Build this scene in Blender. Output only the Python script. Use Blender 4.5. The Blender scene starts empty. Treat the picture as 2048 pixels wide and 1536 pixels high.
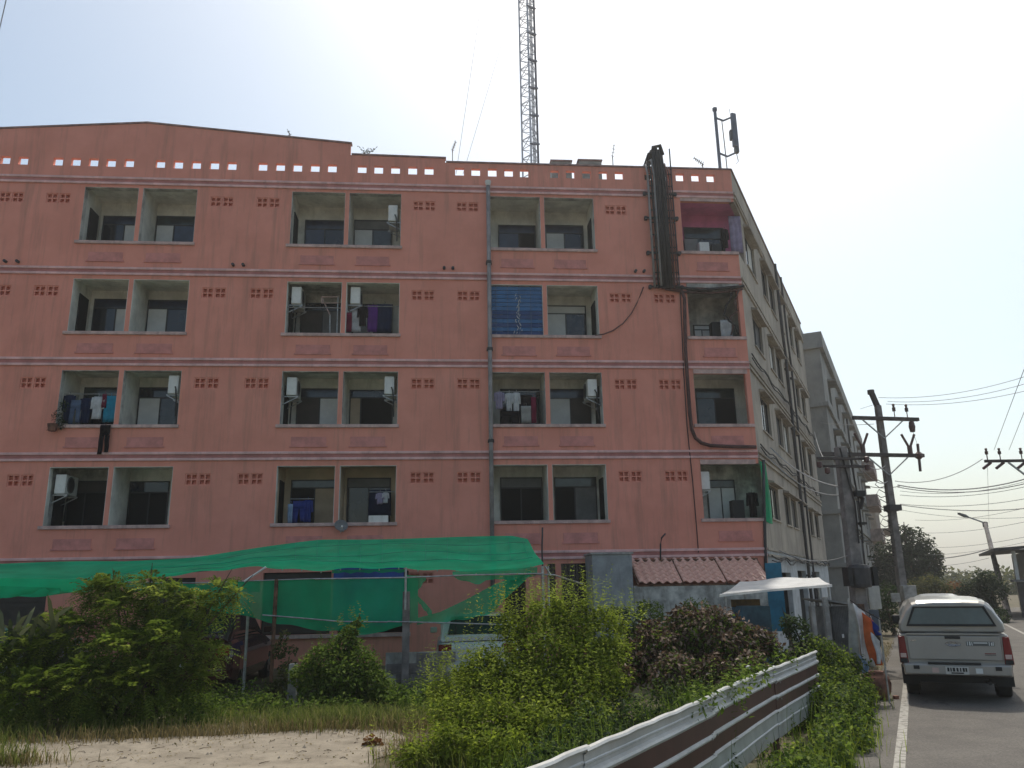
import bpy, math, random
import numpy as np
from mathutils import Vector, Matrix
rad = math.radians
random.seed(7)
SC = bpy.context.scene
COL = SC.collection

# ------------------------------------------------------------------ camera
EYE = np.array([0.0, 0.0, 2.0])
FPX, PITCH, ROLL, YAW = 1590.83, 0.249842, -0.0184115, 0.0874938
fw = np.array([math.sin(YAW)*math.cos(PITCH), math.cos(YAW)*math.cos(PITCH), math.sin(PITCH)])
r0 = np.array([math.cos(YAW), -math.sin(YAW), 0.0])
u0 = np.cross(r0, fw)
rt = r0*math.cos(ROLL) + u0*math.sin(ROLL)
up = -r0*math.sin(ROLL) + u0*math.cos(ROLL)
cam = bpy.data.cameras.new('camera')
cam.sensor_width = 36.0
cam.lens = FPX/2048*36.0
cam.clip_end = 6000
cam.clip_start = 0.05
camo = bpy.data.objects.new('camera', cam)
COL.objects.link(camo)
camo.matrix_world = Matrix(((rt[0], up[0], -fw[0], EYE[0]), (rt[1], up[1], -fw[1], EYE[1]), (rt[2], up[2], -fw[2], EYE[2]), (0, 0, 0, 1)))
SC.camera = camo

# ------------------------------------------------------------------ sky, sun, exposure
SUN_EL, SUN_AZ = 60.0, 24.0           # azimuth clockwise from +Y
w = bpy.data.worlds.new('World')
SC.world = w
w.use_nodes = True
nt = w.node_tree
bgn = nt.nodes['Background']
sky = nt.nodes.new('ShaderNodeTexSky')
sky.sky_type = 'NISHITA'
sky.sun_disc = False
sky.sun_elevation = rad(SUN_EL)
sky.sun_rotation = rad(SUN_AZ)
sky.altitude = 0
sky.air_density = 1.0
sky.dust_density = 2.8
sky.ozone_density = 0.6
tn = nt.nodes.new('ShaderNodeMix'); tn.data_type = 'RGBA'; tn.blend_type = 'MULTIPLY'; tn.inputs[0].default_value = 1.0
tn.inputs[7].default_value = (1.0, 1.02, 0.93, 1)
nt.links.new(sky.outputs[0], tn.inputs[6]); nt.links.new(tn.outputs[2], bgn.inputs[0])
bgn.inputs[1].default_value = 0.15
sl = bpy.data.lights.new('sun', 'SUN')
sl.energy = 2.7
sl.angle = rad(1.2)
sl.color = (1.0, 0.95, 0.86)
so = bpy.data.objects.new('sun', sl)
COL.objects.link(so)
sv = Vector((math.sin(rad(SUN_AZ))*math.cos(rad(SUN_EL)), math.cos(rad(SUN_AZ))*math.cos(rad(SUN_EL)), math.sin(rad(SUN_EL))))
so.rotation_euler = sv.to_track_quat('Z', 'Y').to_euler()
SC.view_settings.view_transform = 'Standard'
SC.view_settings.look = 'None'
SC.view_settings.gamma = 1
SC.view_settings.use_curve_mapping = False
SC.view_settings.exposure = 0.24

# ------------------------------------------------------------------ measuring helpers (photo pixel -> point on a real plane)
def ray(x, y):
    return fw*FPX + rt*(x-1024) - up*(y-768)
def at_y(x, y, Y):
    d = ray(x, y); return Vector(EYE + d*(Y/d[1]))
def at_z(x, y, z):
    d = ray(x, y); return Vector(EYE + d*((z-EYE[2])/d[2]))
def at_d(x, y, d):
    return Vector(EYE + ray(x, y)*(d/FPX))
def px_at(x, d):                       # ground point below pixel column x at horizontal range d
    v = ray(x, 1165); v = v/math.hypot(v[0], v[1]); return Vector((v[0]*d, v[1]*d, 0))

# ------------------------------------------------------------------ materials
MATS = {}
def new_mat(name):
    m = bpy.data.materials.new(name); m.use_nodes = True
    MATS[name] = m
    return m, m.node_tree.nodes, m.node_tree.links, m.node_tree.nodes['Principled BSDF']
def mat(name, col, rough=0.75, col2=None, scale=3.0, var=0.12, bump=0.0, bscale=40.0, metal=0.0, spec=0.4, streak=0.0, coat=0.0, lo=0.4, hi=0.62, trans=0.0, grime=None, gscale=1.2, gamt=0.5, gstretch=1.6):
    m, N, L, p = new_mat(name)
    tc = N.new('ShaderNodeTexCoord')
    n1 = N.new('ShaderNodeTexNoise'); n1.inputs['Scale'].default_value = scale; n1.inputs['Detail'].default_value = 8
    n1.inputs['Roughness'].default_value = 0.62
    src = tc.outputs['Object']
    if streak:
        mp = N.new('ShaderNodeMapping'); mp.inputs['Scale'].default_value = (1.0, 1.0, streak)
        L.new(src, mp.inputs[0]); L.new(mp.outputs[0], n1.inputs['Vector'])
    else:
        L.new(src, n1.inputs['Vector'])
    c2 = col2 if col2 else tuple(c*(1-var*2) for c in col)
    c1 = col if col2 else tuple(min(1, c*(1+var*.6)) for c in col)
    rp = N.new('ShaderNodeValToRGB')
    rp.color_ramp.elements[0].position = lo; rp.color_ramp.elements[0].color = (*c2, 1)
    rp.color_ramp.elements[1].position = hi; rp.color_ramp.elements[1].color = (*c1, 1)
    L.new(n1.outputs['Fac'], rp.inputs[0])
    out = rp.outputs[0]
    if grime:
        n3 = N.new('ShaderNodeTexNoise'); n3.inputs['Scale'].default_value = gscale; n3.inputs['Detail'].default_value = 10; n3.inputs['Roughness'].default_value = .7
        mp2 = N.new('ShaderNodeMapping'); mp2.inputs['Scale'].default_value = (gstretch, gstretch, 0.35); mp2.inputs['Location'].default_value = (3.1, 1.7, .4)
        L.new(src, mp2.inputs[0]); L.new(mp2.outputs[0], n3.inputs['Vector'])
        r3 = N.new('ShaderNodeValToRGB'); r3.color_ramp.elements[0].position = .5; r3.color_ramp.elements[1].position = .72
        r3.color_ramp.elements[0].color = (0, 0, 0, 1); r3.color_ramp.elements[1].color = (gamt, gamt, gamt, 1)
        L.new(n3.outputs['Fac'], r3.inputs[0])
        mx = N.new('ShaderNodeMix'); mx.data_type = 'RGBA'
        L.new(r3.outputs[0], mx.inputs[0]); L.new(out, mx.inputs[6]); mx.inputs[7].default_value = (*grime, 1)
        out = mx.outputs[2]
    L.new(out, p.inputs['Base Color'])
    p.inputs['Roughness'].default_value = rough
    p.inputs['Metallic'].default_value = metal
    p.inputs['Specular IOR Level'].default_value = spec
    if coat: p.inputs['Coat Weight'].default_value = coat
    if bump:
        n2 = N.new('ShaderNodeTexNoise'); n2.inputs['Scale'].default_value = bscale; n2.inputs['Detail'].default_value = 5
        L.new(src, n2.inputs['Vector'])
        b = N.new('ShaderNodeBump'); b.inputs['Strength'].default_value = bump; b.inputs['Distance'].default_value = 0.02
        L.new(n2.outputs['Fac'], b.inputs['Height']); L.new(b.outputs[0], p.inputs['Normal'])
    if trans:
        tr = N.new('ShaderNodeBsdfTranslucent'); L.new(out, tr.inputs[0])
        ms = N.new('ShaderNodeMixShader'); ms.inputs[0].default_value = trans
        L.new(p.outputs[0], ms.inputs[1]); L.new(tr.outputs[0], ms.inputs[2])
        L.new(ms.outputs[0], N['Material Output'].inputs[0])
    return m
def leaf_mat(name, c_dark, c_mid, c_light, trans=0.35, rough=0.55, spec=0.35):
    spec *= .3; rough = min(.9, rough*1.3); trans = min(.6, trans*1.3)
    m, N, L, p = new_mat(name)
    a = N.new('ShaderNodeAttribute'); a.attribute_name = 'tint'
    rp = N.new('ShaderNodeValToRGB'); e = rp.color_ramp.elements
    e[0].position = 0.0; e[0].color = (*c_dark, 1); e[1].position = 1.0; e[1].color = (*c_light, 1)
    k = e.new(0.55); k.color = (*c_mid, 1)
    L.new(a.outputs['Fac'], rp.inputs[0]); L.new(rp.outputs[0], p.inputs['Base Color'])
    p.inputs['Roughness'].default_value = rough; p.inputs['Specular IOR Level'].default_value = spec
    tr = N.new('ShaderNodeBsdfTranslucent'); L.new(rp.outputs[0], tr.inputs[0])
    ms = N.new('ShaderNodeMixShader'); ms.inputs[0].default_value = trans
    L.new(p.outputs[0], ms.inputs[1]); L.new(tr.outputs[0], ms.inputs[2])
    L.new(ms.outputs[0], N['Material Output'].inputs[0])
    return m

PINK = mat('pink_paint', (.76, .308, .230), .85, col2=(.685, .272, .20), scale=.9, bump=.12, bscale=60, spec=.2, grime=(.38, .19, .14), gscale=.9, gamt=.6, gstretch=4.5)
MAUVE = mat('mauve_trim', (.80, .49, .46), .85, var=.1, scale=2, spec=.2, grime=(.32, .2, .18), gscale=2.2, gamt=.5)
SILL = mat('sill_paint', (.60, .42, .38), .85, var=.12, scale=3, spec=.2, grime=(.2, .14, .12), gscale=3, gamt=.6)
PLAQ = mat('plaque_paint', (.63, .26, .225), .85, var=.1, spec=.2)
FRIEZE = mat('frieze_paint', (.50, .205, .185), .85, var=.1, scale=2, spec=.2)
COPE = mat('coping_cement', (.36, .24, .22), .9, var=.2, scale=4)
CREAM = mat('balcony_plaster', (.78, .76, .68), .85, var=.12, scale=1.5, bump=.1, grime=(.30, .29, .20), gscale=1.4, gamt=.55)
BEIGE = mat('beige_plaster', (.62, .50, .35), .85, var=.1, scale=1.5)
HOTPINK = mat('magenta_plaster', (.66, .20, .38), .85, var=.1, scale=2)
GREYPL = mat('grey_plaster', (.55, .53, .48), .9, var=.25, scale=2.2, bump=.2, grime=(.12, .11, .09), gscale=2, gamt=.7)
SIDEW = mat('side_render', (.44, .38, .305), .9, col2=(.33, .285, .235), scale=.8, bump=.25, bscale=30, grime=(.12, .105, .09), gscale=.9, gamt=.75)
GREYB = mat('grey_render', (.32, .31, .285), .9, col2=(.23, .225, .21), scale=.6, bump=.2, grime=(.09, .09, .09), gscale=.7, gamt=.8)
TANB = mat('tan_render', (.40, .33, .27), .9, var=.15, scale=.7, grime=(.12, .10, .09), gscale=.8, gamt=.6)
FRAME = mat('dark_aluminium', (.035, .035, .035), .5, var=.1)
GLASS = mat('dark_glass', (.012, .016, .024), .08, var=.2, spec=.6)
GLASSB = mat('blue_glass', (.02, .028, .055), .12, var=.2, spec=.6)
GLASSG = mat('green_glass', (.03, .045, .045), .1, var=.2, spec=.6)
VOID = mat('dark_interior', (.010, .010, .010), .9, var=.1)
PANEL = mat('grey_door_panel', (.66, .67, .65), .7, var=.06, scale=2)
BROWNP = mat('brown_panel', (.06, .05, .042), .7, var=.1)
BEIGEP = mat('beige_door', (.45, .35, .24), .7, var=.06)
WHITEPL = mat('white_plastic', (.72, .71, .67), .5, var=.06, grime=(.35, .33, .28), gscale=4, gamt=.4)
GREYPLAS = mat('grey_plastic', (.16, .16, .155), .6, var=.1)
STEEL = mat('galvanised_steel', (.42, .42, .41), .45, var=.15, metal=.6, scale=8)
RUST = mat('rusty_steel', (.17, .085, .05), .8, var=.3, scale=6)
DARKMET = mat('dark_metal', (.055, .05, .05), .6, var=.2)
CABLE = mat('black_cable', (.03, .024, .022), .7, var=.2)
CABLEB = mat('brown_cable', (.10, .045, .038), .7, var=.2)
PIPE = mat('grey_pipe', (.28, .26, .25), .6, var=.15, scale=3, grime=(.12, .11, .1), gscale=3)
MASTW = mat('pale_mast_paint', (.55, .56, .62), .5, var=.1)
MASTD = mat('slate_mast_paint', (.10, .10, .13), .6, var=.15)
ANTG = mat('antenna_grey', (.20, .21, .25), .6, var=.1)
CONC = mat('pole_concrete', (.24, .215, .20), .85, var=.2, scale=3, bump=.2, grime=(.1, .09, .085), gscale=2)
CONCL = mat('pale_concrete', (.42, .40, .37), .9, var=.2, scale=3, bump=.2, grime=(.15, .14, .12), gscale=2.5)
WOODD = mat('dark_crossarm', (.075, .06, .055), .8, var=.2)
CERAM = mat('brown_ceramic', (.10, .04, .035), .35, var=.2)
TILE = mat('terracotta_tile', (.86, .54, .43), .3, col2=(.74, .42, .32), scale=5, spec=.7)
WHITET = mat('white_tarp', (.78, .77, .74), .7, var=.06, scale=2, trans=.25, grime=(.45, .42, .36), gscale=3, gamt=.5)
BLUET = mat('blue_tarp', (.015, .075, .30), .6, var=.2, scale=2)
TEALT = mat('teal_cloth', (.03, .22, .34), .7, var=.15, scale=2)
ASPH = mat('asphalt', (.145, .130, .112), .9, col2=(.112, .10, .087), scale=1.3, bump=.4, bscale=180, lo=.35, hi=.68, grime=(.075, .067, .058), gscale=.5, gamt=.6)
def add_cracks(m, sc, dark):
    N = m.node_tree.nodes; L = m.node_tree.links; p = N['Principled BSDF']; old = p.inputs['Base Color'].links[0].from_socket
    tc = N.new('ShaderNodeTexCoord'); nz = N.new('ShaderNodeTexNoise'); nz.inputs['Scale'].default_value = 2.5; nz.inputs['Detail'].default_value = 6
    L.new(tc.outputs['Object'], nz.inputs['Vector'])
    ad = N.new('ShaderNodeMix'); ad.data_type = 'VECTOR'; ad.inputs[0].default_value = .25
    L.new(tc.outputs['Object'], ad.inputs[4]); L.new(nz.outputs['Color'], ad.inputs[5])
    v = N.new('ShaderNodeTexVoronoi'); v.feature = 'DISTANCE_TO_EDGE'; v.inputs['Scale'].default_value = sc; L.new(ad.outputs[1], v.inputs['Vector'])
    r = N.new('ShaderNodeValToRGB'); r.color_ramp.elements[0].position = .0; r.color_ramp.elements[1].position = .018
    r.color_ramp.elements[0].color = (1, 1, 1, 1); r.color_ramp.elements[1].color = (0, 0, 0, 1); L.new(v.outputs['Distance'], r.inputs[0])
    n2 = N.new('ShaderNodeTexNoise'); n2.inputs['Scale'].default_value = .7; L.new(tc.outputs['Object'], n2.inputs['Vector'])
    r2 = N.new('ShaderNodeValToRGB'); r2.color_ramp.elements[0].position = .5; r2.color_ramp.elements[1].position = .62; r2.color_ramp.elements[1].color = (.7, .7, .7, 1); L.new(n2.outputs['Fac'], r2.inputs[0])
    mu = N.new('ShaderNodeMath'); mu.operation = 'MULTIPLY'; L.new(r.outputs[0], mu.inputs[0]); L.new(r2.outputs[0], mu.inputs[1])
    mx = N.new('ShaderNodeMix'); mx.data_type = 'RGBA'; L.new(mu.outputs[0], mx.inputs[0]); L.new(old, mx.inputs[6]); mx.inputs[7].default_value = (*dark, 1)
    n3 = N.new('ShaderNodeTexNoise'); n3.inputs['Scale'].default_value = 45; n3.inputs['Detail'].default_value = 3; L.new(tc.outputs['Object'], n3.inputs['Vector'])
    r3 = N.new('ShaderNodeValToRGB'); r3.color_ramp.elements[0].position = .35; r3.color_ramp.elements[1].position = .65; r3.color_ramp.elements[0].color = (.72, .72, .72, 1); r3.color_ramp.elements[1].color = (1.15, 1.15, 1.15, 1); L.new(n3.outputs['Fac'], r3.inputs[0])
    m2 = N.new('ShaderNodeMix'); m2.data_type = 'RGBA'; m2.blend_type = 'MULTIPLY'; m2.inputs[0].default_value = 1; L.new(mx.outputs[2], m2.inputs[6]); L.new(r3.outputs[0], m2.inputs[7])
    L.new(m2.outputs[2], p.inputs['Base Color'])
add_cracks(ASPH, .55, (.04, .036, .03))
LINEW = mat('road_paint', (.34, .32, .28), .8, col2=(.17, .155, .135), scale=11, lo=.40, hi=.52)
SAND = mat('sand', (.30, .255, .195), .95, col2=(.215, .18, .135), scale=2.2, bump=.6, bscale=24, lo=.35, hi=.6, grime=(.13, .105, .07), gscale=3, gamt=.7)
DIRT = mat('soil', (.15, .115, .075), .95, col2=(.075, .07, .032), scale=1.4, bump=.8, bscale=12, lo=.38, hi=.62)
FENCEW = mat('white_zinc', (.50, .50, .48), .38, var=.08, scale=3, metal=.15, grime=(.36, .33, .29), gscale=5, gamt=.5)
FENCEB = mat('brown_zinc', (.085, .032, .028), .45, var=.12, scale=3)
TYRE = mat('rubber', (.02, .02, .02), .85, var=.15)
RIM = mat('alloy', (.35, .35, .36), .35, metal=.8)
SILVER = mat('silver_paint', (.33, .315, .29), .32, var=.03, metal=.25, spec=.5, coat=.6, grime=(.34, .31, .26), gscale=2, gamt=.35)
CARW = mat('white_car_paint', (.62, .62, .61), .3, var=.03, coat=.6)
CARM = mat('maroon_paint', (.06, .012, .014), .25, var=.05, coat=.7)
CARG = mat('grey_car_paint', (.33, .35, .36), .3, var=.05, coat=.6)
AUTOGL = mat('car_glass', (.012, .016, .017), .06, var=.1, spec=.7)
AUTOGLB = mat('tinted_canopy_glass', (.13, .17, .175), .1, var=.12, spec=.7, scale=1)
REDL = mat('red_lens', (.20, .008, .010), .2, spec=.6, var=.1)
CLEARL = mat('clear_lens', (.55, .40, .36), .2, spec=.6, var=.1)
BLACKP = mat('black_plastic', (.02, .02, .02), .6, var=.1)
CHROME = mat('chrome', (.45, .45, .46), .2, metal=.9)
PLATEW = mat('number_plate_white', (.55, .54, .5), .5, var=.05)
BARK = mat('bark', (.12, .085, .055), .95, var=.35, scale=6, bump=.6)
STEMG = mat('green_stem', (.12, .13, .05), .9, var=.3, scale=6)
TERRA = mat('clay', (.20, .09, .06), .8, var=.3, scale=5)
SHEDG = mat('shed_zinc', (.20, .20, .20), .6, var=.2, scale=3)
HILLM = mat('far_hill_green', (.22, .25, .25), .95, var=.1, scale=.05)
def cloth_mat(name, c, c2=None, sc=4):
    return mat(name, c, .9, col2=c2, scale=sc, var=.12, trans=.25, spec=.15)
C_NAVY = cloth_mat('navy_cloth', (.018, .03, .075)); C_DENIM = cloth_mat('denim_cloth', (.13, .18, .28)); C_WHITE = cloth_mat('white_cloth', (.68, .68, .68))
C_CYAN = cloth_mat('cyan_cloth', (.03, .32, .48)); C_BLACK = cloth_mat('black_cloth', (.018, .014, .016)); C_PURP = cloth_mat('purple_cloth', (.14, .035, .24))
C_LAV = cloth_mat('lavender_cloth', (.42, .36, .50)); C_RED = cloth_mat('crimson_cloth', (.24, .02, .06)); C_BLUE = cloth_mat('royal_cloth', (.03, .055, .26))
C_ORANGE = cloth_mat('orange_cloth', (.62, .15, .05)); C_GREY = cloth_mat('grey_cloth', (.42, .41, .38)); C_SKY = cloth_mat('skyblue_cloth', (.30, .42, .60))

def net_mat(name, c, alpha):
    m, N, L, p = new_mat(name)
    tc = N.new('ShaderNodeTexCoord')
    n1 = N.new('ShaderNodeTexNoise'); n1.inputs['Scale'].default_value = 1.6; n1.inputs['Detail'].default_value = 6
    L.new(tc.outputs['Object'], n1.inputs['Vector'])
    rp = N.new('ShaderNodeValToRGB'); rp.color_ramp.elements[0].position = .35; rp.color_ramp.elements[1].position = .65
    rp.color_ramp.elements[0].color = (*[q*.75 for q in c], 1); rp.color_ramp.elements[1].color = (*c, 1)
    L.new(n1.outputs['Fac'], rp.inputs[0])
    df = N.new('ShaderNodeBsdfDiffuse'); L.new(rp.outputs[0], df.inputs[0])
    tl = N.new('ShaderNodeBsdfTranslucent'); L.new(rp.outputs[0], tl.inputs[0])
    m1 = N.new('ShaderNodeMixShader'); m1.inputs[0].default_value = .4
    L.new(df.outputs[0], m1.inputs[1]); L.new(tl.outputs[0], m1.inputs[2])
    tp = N.new('ShaderNodeBsdfTransparent')
    m2 = N.new('ShaderNodeMixShader'); m2.inputs[0].default_value = alpha
    L.new(tp.outputs[0], m2.inputs[1]); L.new(m1.outputs[0], m2.inputs[2])
    L.new(m2.outputs[0], N['Material Output'].inputs[0])
    return m
NET = net_mat('green_shade_net', (.018, .62, .29), .9)
NETD = net_mat('green_shade_net_thin', (.014, .52, .24), .78)

# ------------------------------------------------------------------ object helpers
ORG = {}
def _top(o):
    while o.parent: o = o.parent
    return o
def setp(o, label=None, cat=None, group=None, kind=None):
    if label: o['label'] = label
    if cat: o['category'] = cat
    if group: o['group'] = group
    if kind: o['kind'] = kind
    return o
def thing(name, label, cat, loc=(0, 0, 0), group=None, rz=None):
    o = bpy.data.objects.new(name, None); COL.objects.link(o)
    o.empty_display_size = .2
    o.location = loc
    if rz is not None: o.rotation_euler = (0, 0, rz)
    ORG[o.name] = Vector((0, 0, 0)) if rz is not None else Vector(loc)
    return setp(o, label, cat, group)
def origin(parent):
    return ORG.get(_top(parent).name, Vector((0, 0, 0))) if parent else Vector((0, 0, 0))

class MB:
    def __init__(s): s.v = []; s.f = []; s.m = []; s.cur = 0
    def quad(s, a, b, c, d):
        i = len(s.v); s.v += [tuple(a), tuple(b), tuple(c), tuple(d)]; s.f.append((i, i+1, i+2, i+3)); s.m.append(s.cur)
    def poly(s, pts):
        i = len(s.v); s.v += [tuple(p) for p in pts]; s.f.append(tuple(range(i, i+len(pts)))); s.m.append(s.cur)
    def box(s, x0, y0, z0, x1, y1, z1, xf=None):
        P = [(x0, y0, z0), (x1, y0, z0), (x1, y1, z0), (x0, y1, z0), (x0, y0, z1), (x1, y0, z1), (x1, y1, z1), (x0, y1, z1)]
        if xf: P = [xf(*p) for p in P]
        i = len(s.v); s.v += [tuple(p) for p in P]
        for q in ((0, 3, 2, 1), (4, 5, 6, 7), (0, 1, 5, 4), (1, 2, 6, 5), (2, 3, 7, 6), (3, 0, 4, 7)):
            s.f.append(tuple(i+k for k in q)); s.m.append(s.cur)
        return s
    def prism(s, pts, ext):             # planar polygon swept by vector ext
        ext = Vector(ext); n = len(pts); i = len(s.v)
        s.v += [tuple(p) for p in pts] + [tuple(Vector(p)+ext) for p in pts]
        s.f.append(tuple(range(i+n-1, i-1, -1))); s.f.append(tuple(range(i+n, i+2*n))); s.m += [s.cur]*2
        for k in range(n):
            k2 = (k+1) % n
            s.f.append((i+k, i+k2, i+n+k2, i+n+k)); s.m.append(s.cur)
        return s
    def tube(s, pts, r, n=6, cap=True):
        pts = [Vector(p) for p in pts]
        if isinstance(r, (int, float)): r = [r]*len(pts)
        i0 = len(s.v)
        for k, p in enumerate(pts):
            t = (pts[min(k+1, len(pts)-1)] - pts[max(k-1, 0)])
            if t.length < 1e-9: t = Vector((0, 0, 1))
            t.normalize()
            a = Vector((0, 0, 1)) if abs(t.z) < .9 else Vector((1, 0, 0))
            b = t.cross(a).normalized(); c = t.cross(b)
            for j in range(n):
                an = 2*math.pi*j/n
                s.v.append(tuple(p + (b*math.cos(an) + c*math.sin(an))*r[k]))
        for k in range(len(pts)-1):
            for j in range(n):
                a = i0+k*n+j; b = i0+k*n+(j+1) % n
                s.f.append((a, b, b+n, a+n)); s.m.append(s.cur)
        if cap:
            s.f.append(tuple(i0+j for j in range(n-1, -1, -1))); s.f.append(tuple(i0+(len(pts)-1)*n+j for j in range(n))); s.m += [s.cur]*2
        return s
    def bar(s, a, b, w, h=None):        # square bar between two points
        a = Vector(a); b = Vector(b); h = h or w
        t = (b-a).normalized(); q = Vector((0, 0, 1)) if abs(t.z) < .95 else Vector((0, 1, 0))
        x = t.cross(q).normalized()*w/2; y = x.cross(t).normalized()*h/2
        i = len(s.v)
        for p in (a, b):
            s.v += [tuple(p-x-y), tuple(p+x-y), tuple(p+x+y), tuple(p-x+y)]
        for f in ((0, 1, 2, 3), (7, 6, 5, 4), (0, 4, 5, 1), (1, 5, 6, 2), (2, 6, 7, 3), (3, 7, 4, 0)):
            s.f.append(tuple(i+k for k in f)); s.m.append(s.cur)
        return s
    def lathe(s, prof, c, n=16, axis=(0, 0, 1)):   # profile of (r, h)
        ax = Vector(axis).normalized(); a = Vector((0, 0, 1)) if abs(ax.z) < .9 else Vector((1, 0, 0))
        b = ax.cross(a).normalized(); d = ax.cross(b); c = Vector(c); i0 = len(s.v)
        for (r, h) in prof:
            for j in range(n):
                an = 2*math.pi*j/n
                s.v.append(tuple(c + ax*h + (b*math.cos(an)+d*math.sin(an))*max(r, 1e-4)))
        for k in range(len(prof)-1):
            for j in range(n):
                a1 = i0+k*n+j; b1 = i0+k*n+(j+1) % n
                s.f.append((a1, b1, b1+n, a1+n)); s.m.append(s.cur)
        return s
    def loft(s, secs, cap=True):
        n = len(secs[0]); i0 = len(s.v)
        for q in secs: s.v += [tuple(p) for p in q]
        for k in range(len(secs)-1):
            for j in range(n):
                a = i0+k*n+j; b = i0+k*n+(j+1) % n
                s.f.append((a, b, b+n, a+n)); s.m.append(s.cur)
        if cap:
            s.f.append(tuple(range(i0+n-1, i0-1, -1))); s.f.append(tuple(range(i0+(len(secs)-1)*n, i0+len(secs)*n))); s.m += [s.cur]*2
        return s
    def grid(s, fn, nu, nv):
        i0 = len(s.v)
        for j in range(nv+1):
            for i in range(nu+1): s.v.append(tuple(fn(i/nu, j/nv)))
        for j in range(nv):
            for i in range(nu):
                a = i0+j*(nu+1)+i
                s.f.append((a, a+1, a+nu+2, a+nu+1)); s.m.append(s.cur)
        return s
    def mesh(s, name, org=Vector((0, 0, 0)), smooth=False):
        me = bpy.data.meshes.new(name)
        o = tuple(org)
        me.from_pydata([(v[0]-o[0], v[1]-o[1], v[2]-o[2]) for v in s.v], [], s.f)
        if smooth: me.polygons.foreach_set('use_smooth', [True]*len(me.polygons))
        if any(s.m): me.polygons.foreach_set('material_index', s.m)
        me.update()
        return me
    def build(s, name, mats, parent=None, smooth=False, kind=None, label=None, bevel=0):
        me = s.mesh(name, origin(parent), smooth)
        for m in (mats if isinstance(mats, (list, tuple)) else [mats]): me.materials.append(m)
        o = bpy.data.objects.new(name, me); COL.objects.link(o)
        if parent: o.parent = parent
        if kind: o['kind'] = kind
        if label: o['label'] = label
        if bevel:
            b = o.modifiers.new('bevel', 'BEVEL'); b.width = bevel; b.segments = 2; b.limit_method = 'ANGLE'; b.angle_limit = rad(40)
        return o
    def top(s, name, mats, label, cat, group=None, smooth=False, base=None, bevel=0, kind=None):   # a thing that is one mesh
        if base is None:
            xs = [v[0] for v in s.v]; ys = [v[1] for v in s.v]; zs = [v[2] for v in s.v]
            base = ((min(xs)+max(xs))/2, (min(ys)+max(ys))/2, min(zs))
        me = s.mesh(name, Vector(base), smooth)
        for m in (mats if isinstance(mats, (list, tuple)) else [mats]): me.materials.append(m)
        o = bpy.data.objects.new(name, me); COL.objects.link(o); o.location = base
        if bevel:
            b = o.modifiers.new('bevel', 'BEVEL'); b.width = bevel; b.segments = 2; b.limit_method = 'ANGLE'; b.angle_limit = rad(40)
        if cat or label: setp(o, label, cat, group)
        if kind: o['kind'] = kind
        return o
def inst(me, name, parent, loc, rot=(0, 0, 0), scale=None):
    o = bpy.data.objects.new(name, me); COL.objects.link(o); o.parent = parent
    o.location = Vector(loc) - origin(parent); o.rotation_euler = rot
    if scale: o.scale = scale
    return o
def copy_tree(o, parent=None):
    c = o.copy(); COL.objects.link(c)
    if parent: c.parent = parent
    for ch in o.children: copy_tree(ch, c)
    return c

def holed(mb, us, zs, holes, d0, d1, xf, ends=True):
    """wall of cells with rectangular through openings; depth d0 (outer) .. d1 (inner)"""
    us = sorted(set(round(a, 4) for a in list(us) + [q for h in holes for q in h[:2] if us[0] < q < us[-1]]))
    zs = sorted(set(round(a, 4) for a in list(zs) + [q for h in holes for q in h[2:4] if zs[0] < q < zs[-1]]))
    def solid(i, j):
        if i < 0 or j < 0 or i >= len(us)-1 or j >= len(zs)-1: return None
        uc = (us[i]+us[i+1])/2; zc = (zs[j]+zs[j+1])/2
        return not any(h[0] < uc < h[1] and h[2] < zc < h[3] for h in holes)
    for i in range(len(us)-1):
        for j in range(len(zs)-1):
            if not solid(i, j): continue
            a, b, c, d = us[i], us[i+1], zs[j], zs[j+1]
            mb.quad(xf(a, d0, c), xf(b, d0, c), xf(b, d0, d), xf(a, d0, d))
            mb.quad(xf(b, d1, c), xf(a, d1, c), xf(a, d1, d), xf(b, d1, d))
            if solid(i-1, j) is False or (ends and i == 0): mb.quad(xf(a, d1, c), xf(a, d0, c), xf(a, d0, d), xf(a, d1, d))
            if solid(i+1, j) is False or (ends and i == len(us)-2): mb.quad(xf(b, d0, c), xf(b, d1, c), xf(b, d1, d), xf(b, d0, d))
            if solid(i, j-1) is False or (ends and j == 0): mb.quad(xf(a, d1, c), xf(b, d1, c), xf(b, d0, c), xf(a, d0, c))
            if solid(i, j+1) is False or (ends and j == len(zs)-2): mb.quad(xf(a, d0, d), xf(b, d0, d), xf(b, d1, d), xf(a, d1, d))

# ================================================================== SETTING: ground, road
A31 = rad(31.0)
E2 = Vector((math.sin(A31), math.cos(A31), 0)); N2 = Vector((math.cos(A31), -math.sin(A31), 0))
def RD(s, n, z=0): return E2*s + N2*n + Vector((0, 0, z))
g = MB(); g.quad((-595, -245, 0), (795, -245, 0), (795, 995, 0), (-595, 995, 0))
g.build('ground', DIRT, kind='structure')
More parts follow.
